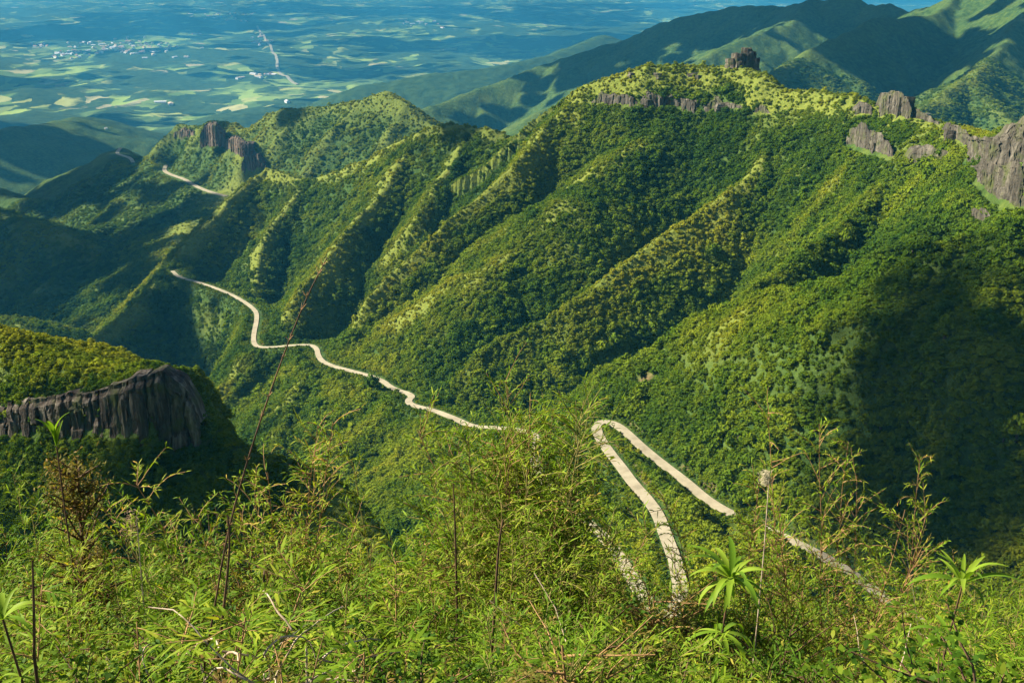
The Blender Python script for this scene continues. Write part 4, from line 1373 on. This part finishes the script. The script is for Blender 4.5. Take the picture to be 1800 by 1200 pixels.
stalk('dark upright woody stem at the lower left corner', [(60, 1190, 3.4), (60, 1090, 3.4), (57, 985, 3.4)], .009, S_BROWN)
stalk('dark straight stem left of the tall middle bamboo', [(802, 1000, 5.5), (800, 930, 5.5), (797, 850, 5.5)], .009, S_BROWN)
stalk('dark jointed stem rising in the middle of the thicket', [(862, 1190, 4.2), (870, 1060, 4.2), (876, 960, 4.2), (884, 912, 4.2)], .009, S_BROWN, 3)

# pale plume above the road and a brown seed head at left
def plume(label, u, v, y, stem_len_px, wpx, mat, n, seed):
    top = P(u, v, y)
    foot_z = gz(top[0], y)
    base = np.array([top[0], y, foot_z])
    e = thing('seed_plume', label, 'grass plume')
    e.location = base.tolist()
    T = Tubes()
    T.tube(arc([0, 0, 0], [.02, 0, 1], top[2] - foot_z, 6, 0, np.random.default_rng(seed), .015), .006, .003, 5)
    link('stem', T.mesh('stem'), e, S_DRY)
    r = np.random.default_rng(seed + 1)
    K = Tubes()
    s = wpx * y / FPX
    c = np.array([0, 0, top[2] - foot_z])
    for k in range(n):
        p = c + np.array([r.normal() * s * .22, r.normal() * s * .22, r.uniform(-s * 1.2, s * .2)])
        K.tube(arc(p, [r.normal(), r.normal(), r.uniform(.2, 1.2)], s * r.uniform(.2, .42), 3, .5, r, .2), .0014, .0007, 3)
    link('plume', K.mesh('plume'), e, mat)
plume('pale cream plume standing over the road at right', 1346, 832, 5.8, 60, 20, M_SEED, 320, 50)
plume('small brown dry seed head in the gap under the cliff', 228, 905, 5.0, 60, 42, M_DRYHEAD, 60, 60)

# broad-leaved plants: every big leaf is a part
def big_leaf(seed, ln, w, droop):
    r = np.random.default_rng(seed)
    n = 9
    V, F = [], []
    p = np.zeros(3)
    d = np.array([1.0, 0, .55])
    for i in range(n + 1):
        t = i / n
        ww = w * (math.sin(math.pi * min(1, t * .93 + .04)) ** .75) * .5 * (1 - .25 * t)
        V += [p + np.array([0, ww, .18 * ww]), p + np.array([0, 0, -.12 * ww]), p + np.array([0, -ww, .18 * ww])]
        d = d / np.linalg.norm(d)
        p = p + d * ln / n
        d = d + np.array([0, r.normal() * .04, -droop * (.5 + t) / n * 1.6])
    for i in range(n):
        for k in (0, 1):
            a = i * 3 + k
            F.append([a, a + 1, a + 4, a + 3])
    me = mesh_np('leaf', np.array(V), np.array(F), True)
    add_attr(me, 'leafvar', np.full(len(V), r.uniform(.1, .9), np.float32))
    me.materials.append(L_BROAD)
    return me
big_leaves = [big_leaf(400 + k, .24 * q, .033 * q, dr) for k, (q, dr) in enumerate([(1, .9), (1.15, 1.3), (.85, .6), (1.0, 1.8), (1.2, 1.0)])]
def whorl(label, u, v, y, scale, tiers, seed, name='broadleaf_plant'):
    r = np.random.default_rng(seed)
    top = P(u, v, y)
    g = gz(top[0], y)
    e = thing(name, label, 'plant')
    e.location = (top[0], y, g)
    h = top[2] - g
    T = Tubes()
    st = arc([0, 0, -.05], [r.normal() * .03, r.normal() * .03, 1], h, 8, 0, r, .02)
    T.tube(st, .011, .004, 6)
    link('stem', T.mesh('stem'), e, S_BROWN)
    for k, (t, cnt, up) in enumerate(tiers):
        p = st[min(8, int(round(t * 8)))]
        for q in range(cnt):
            o = link('leaf', big_leaves[int(r.integers(0, 5))], e)
            s = scale * r.uniform(.8, 1.15)
            o.location = p.tolist()
            o.rotation_euler = (r.uniform(-.2, .2), -up + r.uniform(-.25, .25), 6.28 * q / cnt + r.uniform(-.3, .3) + k)
            o.scale = (s, s, s)
    return e
whorl('broad-leaved plant with a whorl of drooping bright leaves before the hairpin road', 1252, 985, 3.9, .76, [(1.0, 12, .5), (1.0, 9, 0), (.95, 10, -.3), (.88, 9, -.5), (.8, 7, -.7)], 1)
whorl('young plant with long bright strap leaves at the right', 1648, 968, 4.6, .85, [(1.0, 9, .5), (1.0, 6, .1), (.88, 7, -.1)], 2)
whorl('pale-leaved shoot poking up before the dark cliff at left', 88, 780, 5.6, .75, [(1.0, 4, 1.0)], 4)
whorl('rosette of narrow leaves low at the left edge', 62, 1040, 3.5, .62, [(1.0, 9, .2), (.85, 6, -.2)], 5)

# ------------------------------------------------------------------ clouds out of view, put in to throw the shade seen on the slopes, and the haze
def mat_cloud():
    m = NT('cloud_white')
    geo = m.n('ShaderNodeNewGeometry')
    n1 = m.noise(geo.outputs['Position'], .01, 3, .5)
    c = m.ramp(n1.outputs[0], [(.3, (.82, .83, .85)), (.7, (.92, .92, .93))])
    return m.done(m.bsdf(c, 1.0, 0).outputs[0])
M_CLOUD = mat_cloud()
r_c = np.random.default_rng(19)
def shade_cloud(spot, rx, ry, alt, rot=0.0, lumps=110, rim=1.35):
    """A cumulus at height alt placed along the sun ray through a shaded spot."""
    t = (alt - spot[2]) / SUN[2]
    c = np.array(spot) + SUN * t
    V, F = [], []
    for k in range(lumps):
        a = r_c.uniform(0, 6.28)
        core = k < 9
        q = math.sqrt(r_c.random()) * .42 if core else r_c.uniform(.4, rim)
        px, py = rx * q * math.cos(a), ry * q * math.sin(a)
        s = r_c.uniform(.28, .40) if core else r_c.uniform(.04, .13)
        bm = bmesh.new()
        bmesh.ops.create_icosphere(bm, subdivisions=3 if core else 1, radius=1)
        vs = np.array([v.co[:] for v in bm.verts])
        fs_ = [[v.index for v in f.verts] for f in bm.faces]
        bm.free()
        nz = 1 + .22 * perlin(vs[:, 0] * 2.3 + k * 7, vs[:, 1] * 2.3 + vs[:, 2] * 1.7, 900) + .10 * perlin(vs[:, 0] * 5 + k, vs[:, 1] * 5 - vs[:, 2] * 4, 911)
        vs = vs * nz[:, None] * np.array([rx * s, ry * s, min(rx, ry) * s * .55])
        vs[:, 2] = np.maximum(vs[:, 2], -min(rx, ry) * .10)
        vs += np.array([px, py, 0])
        o = len(V)
        V += vs.tolist()
        F += [[i + o for i in f] for f in fs_]
    V = np.array(V)
    cs, sn = math.cos(rot), math.sin(rot)
    V[:, :2] = V[:, :2] @ np.array([[cs, sn], [-sn, cs]])
    o = link('shade_cloud', mesh_np('shade_cloud', V, np.array(F), True), None, M_CLOUD, kind='structure')
    o.location = c.tolist()
    return o
ALT = 900.0
for (u, v, y, rx, ry, rot) in [(1370, 850, 422, 24, 17, .4), (1460, 800, 420, 30, 22, .4), (1560, 745, 425, 34, 26, .4), (1660, 690, 425, 38, 29, .4), (1770, 620, 430, 44, 33, .4), (1720, 790, 385, 52, 37, .3), (1600, 850, 390, 42, 30, .3), (1490, 900, 388, 32, 21, .3), (1830, 700, 400, 50, 40, .3),  # small unseen clouds added to darken the near right face
                               (50, 250, 4500, 650, 420, .1), (110, 310, 2650, 320, 200, .2), (90, 880, 265, 80, 17, 0), (290, 890, 264, 70, 17, 0),  # last two added to darken the hollow under the left cliff
                               (130, 470, 1800, 520, 330, .4), (190, 310, 2480, 330, 260, .2), (360, 430, 1430, 150, 90, 1.0), (200, 600, 1180, 150, 170, .3),
                               (1640, 110, 2850, 520, 360, .3), (1150, 100, 4600, 900, 420, .1), (1330, 50, 4300, 500, 380, .1), (1480, 20, 4000, 420, 320, 0), (860, 180, 3600, 700, 330, 0), 
                               (840, 240, 1240, 80, 55, 0), (60, 160, 7500, 900, 500, 0), (700, 140, 7800, 900, 500, 0), (330, 35, 19000, 2500, 2500, 0), (80, 60, 16500, 2600, 1800, 0),
                               (900, 60, 15000, 3200, 1700, 0), (600, 20, 24000, 4200, 3000, 0), (1000, 30, 21000, 2500, 2600, 0), (560, 90, 11500, 1200, 900, 0), (1500, -20, 30000, 4000, 3000, 0)]:
    shade_cloud(P(u, v, y), rx, ry, ALT if y < 9000 else 1300.0, rot, 160 if y < 470 else 110, 1.6 if y < 470 else 1.35)

for k in range(18):                # the same broken cumulus goes on over the plain
    d = r_c.uniform(6500, 30000)
    t = r_c.uniform(-.65, .65)
    p = np.array([d * math.sin(t), d * math.cos(t), -1080.0])
    q = d * r_c.uniform(.04, .085)
    shade_cloud(p, q * 1.2, q, 1300.0, r_c.uniform(-.5, .5), 60)

def haze_box():
    m = NT('haze_air')
    pv = m.n('ShaderNodeVolumePrincipled')
    pv.inputs['Color'].default_value = (.06, .42, .74, 1)
    pv.inputs['Density'].default_value = HAZE
    pv.inputs['Anisotropy'].default_value = 0.0
    m.l(pv.outputs[0], m.out.inputs['Volume'])
    x0, x1, y0, y1, z0, z1 = -72000, 72000, -72000, 72000, -1400, 30
    v = [(x, y, z) for z in (z0, z1) for y in (y0, y1) for x in (x0, x1)]
    f = [(0, 2, 3, 1), (4, 5, 7, 6), (0, 1, 5, 4), (2, 6, 7, 3), (0, 4, 6, 2), (1, 3, 7, 5)]
    me = bpy.data.meshes.new('haze')
    me.from_pydata(v, [], f)
    return link('haze', me, None, m.mat, kind='stuff')
HAZE = 4.8e-5
haze_box()
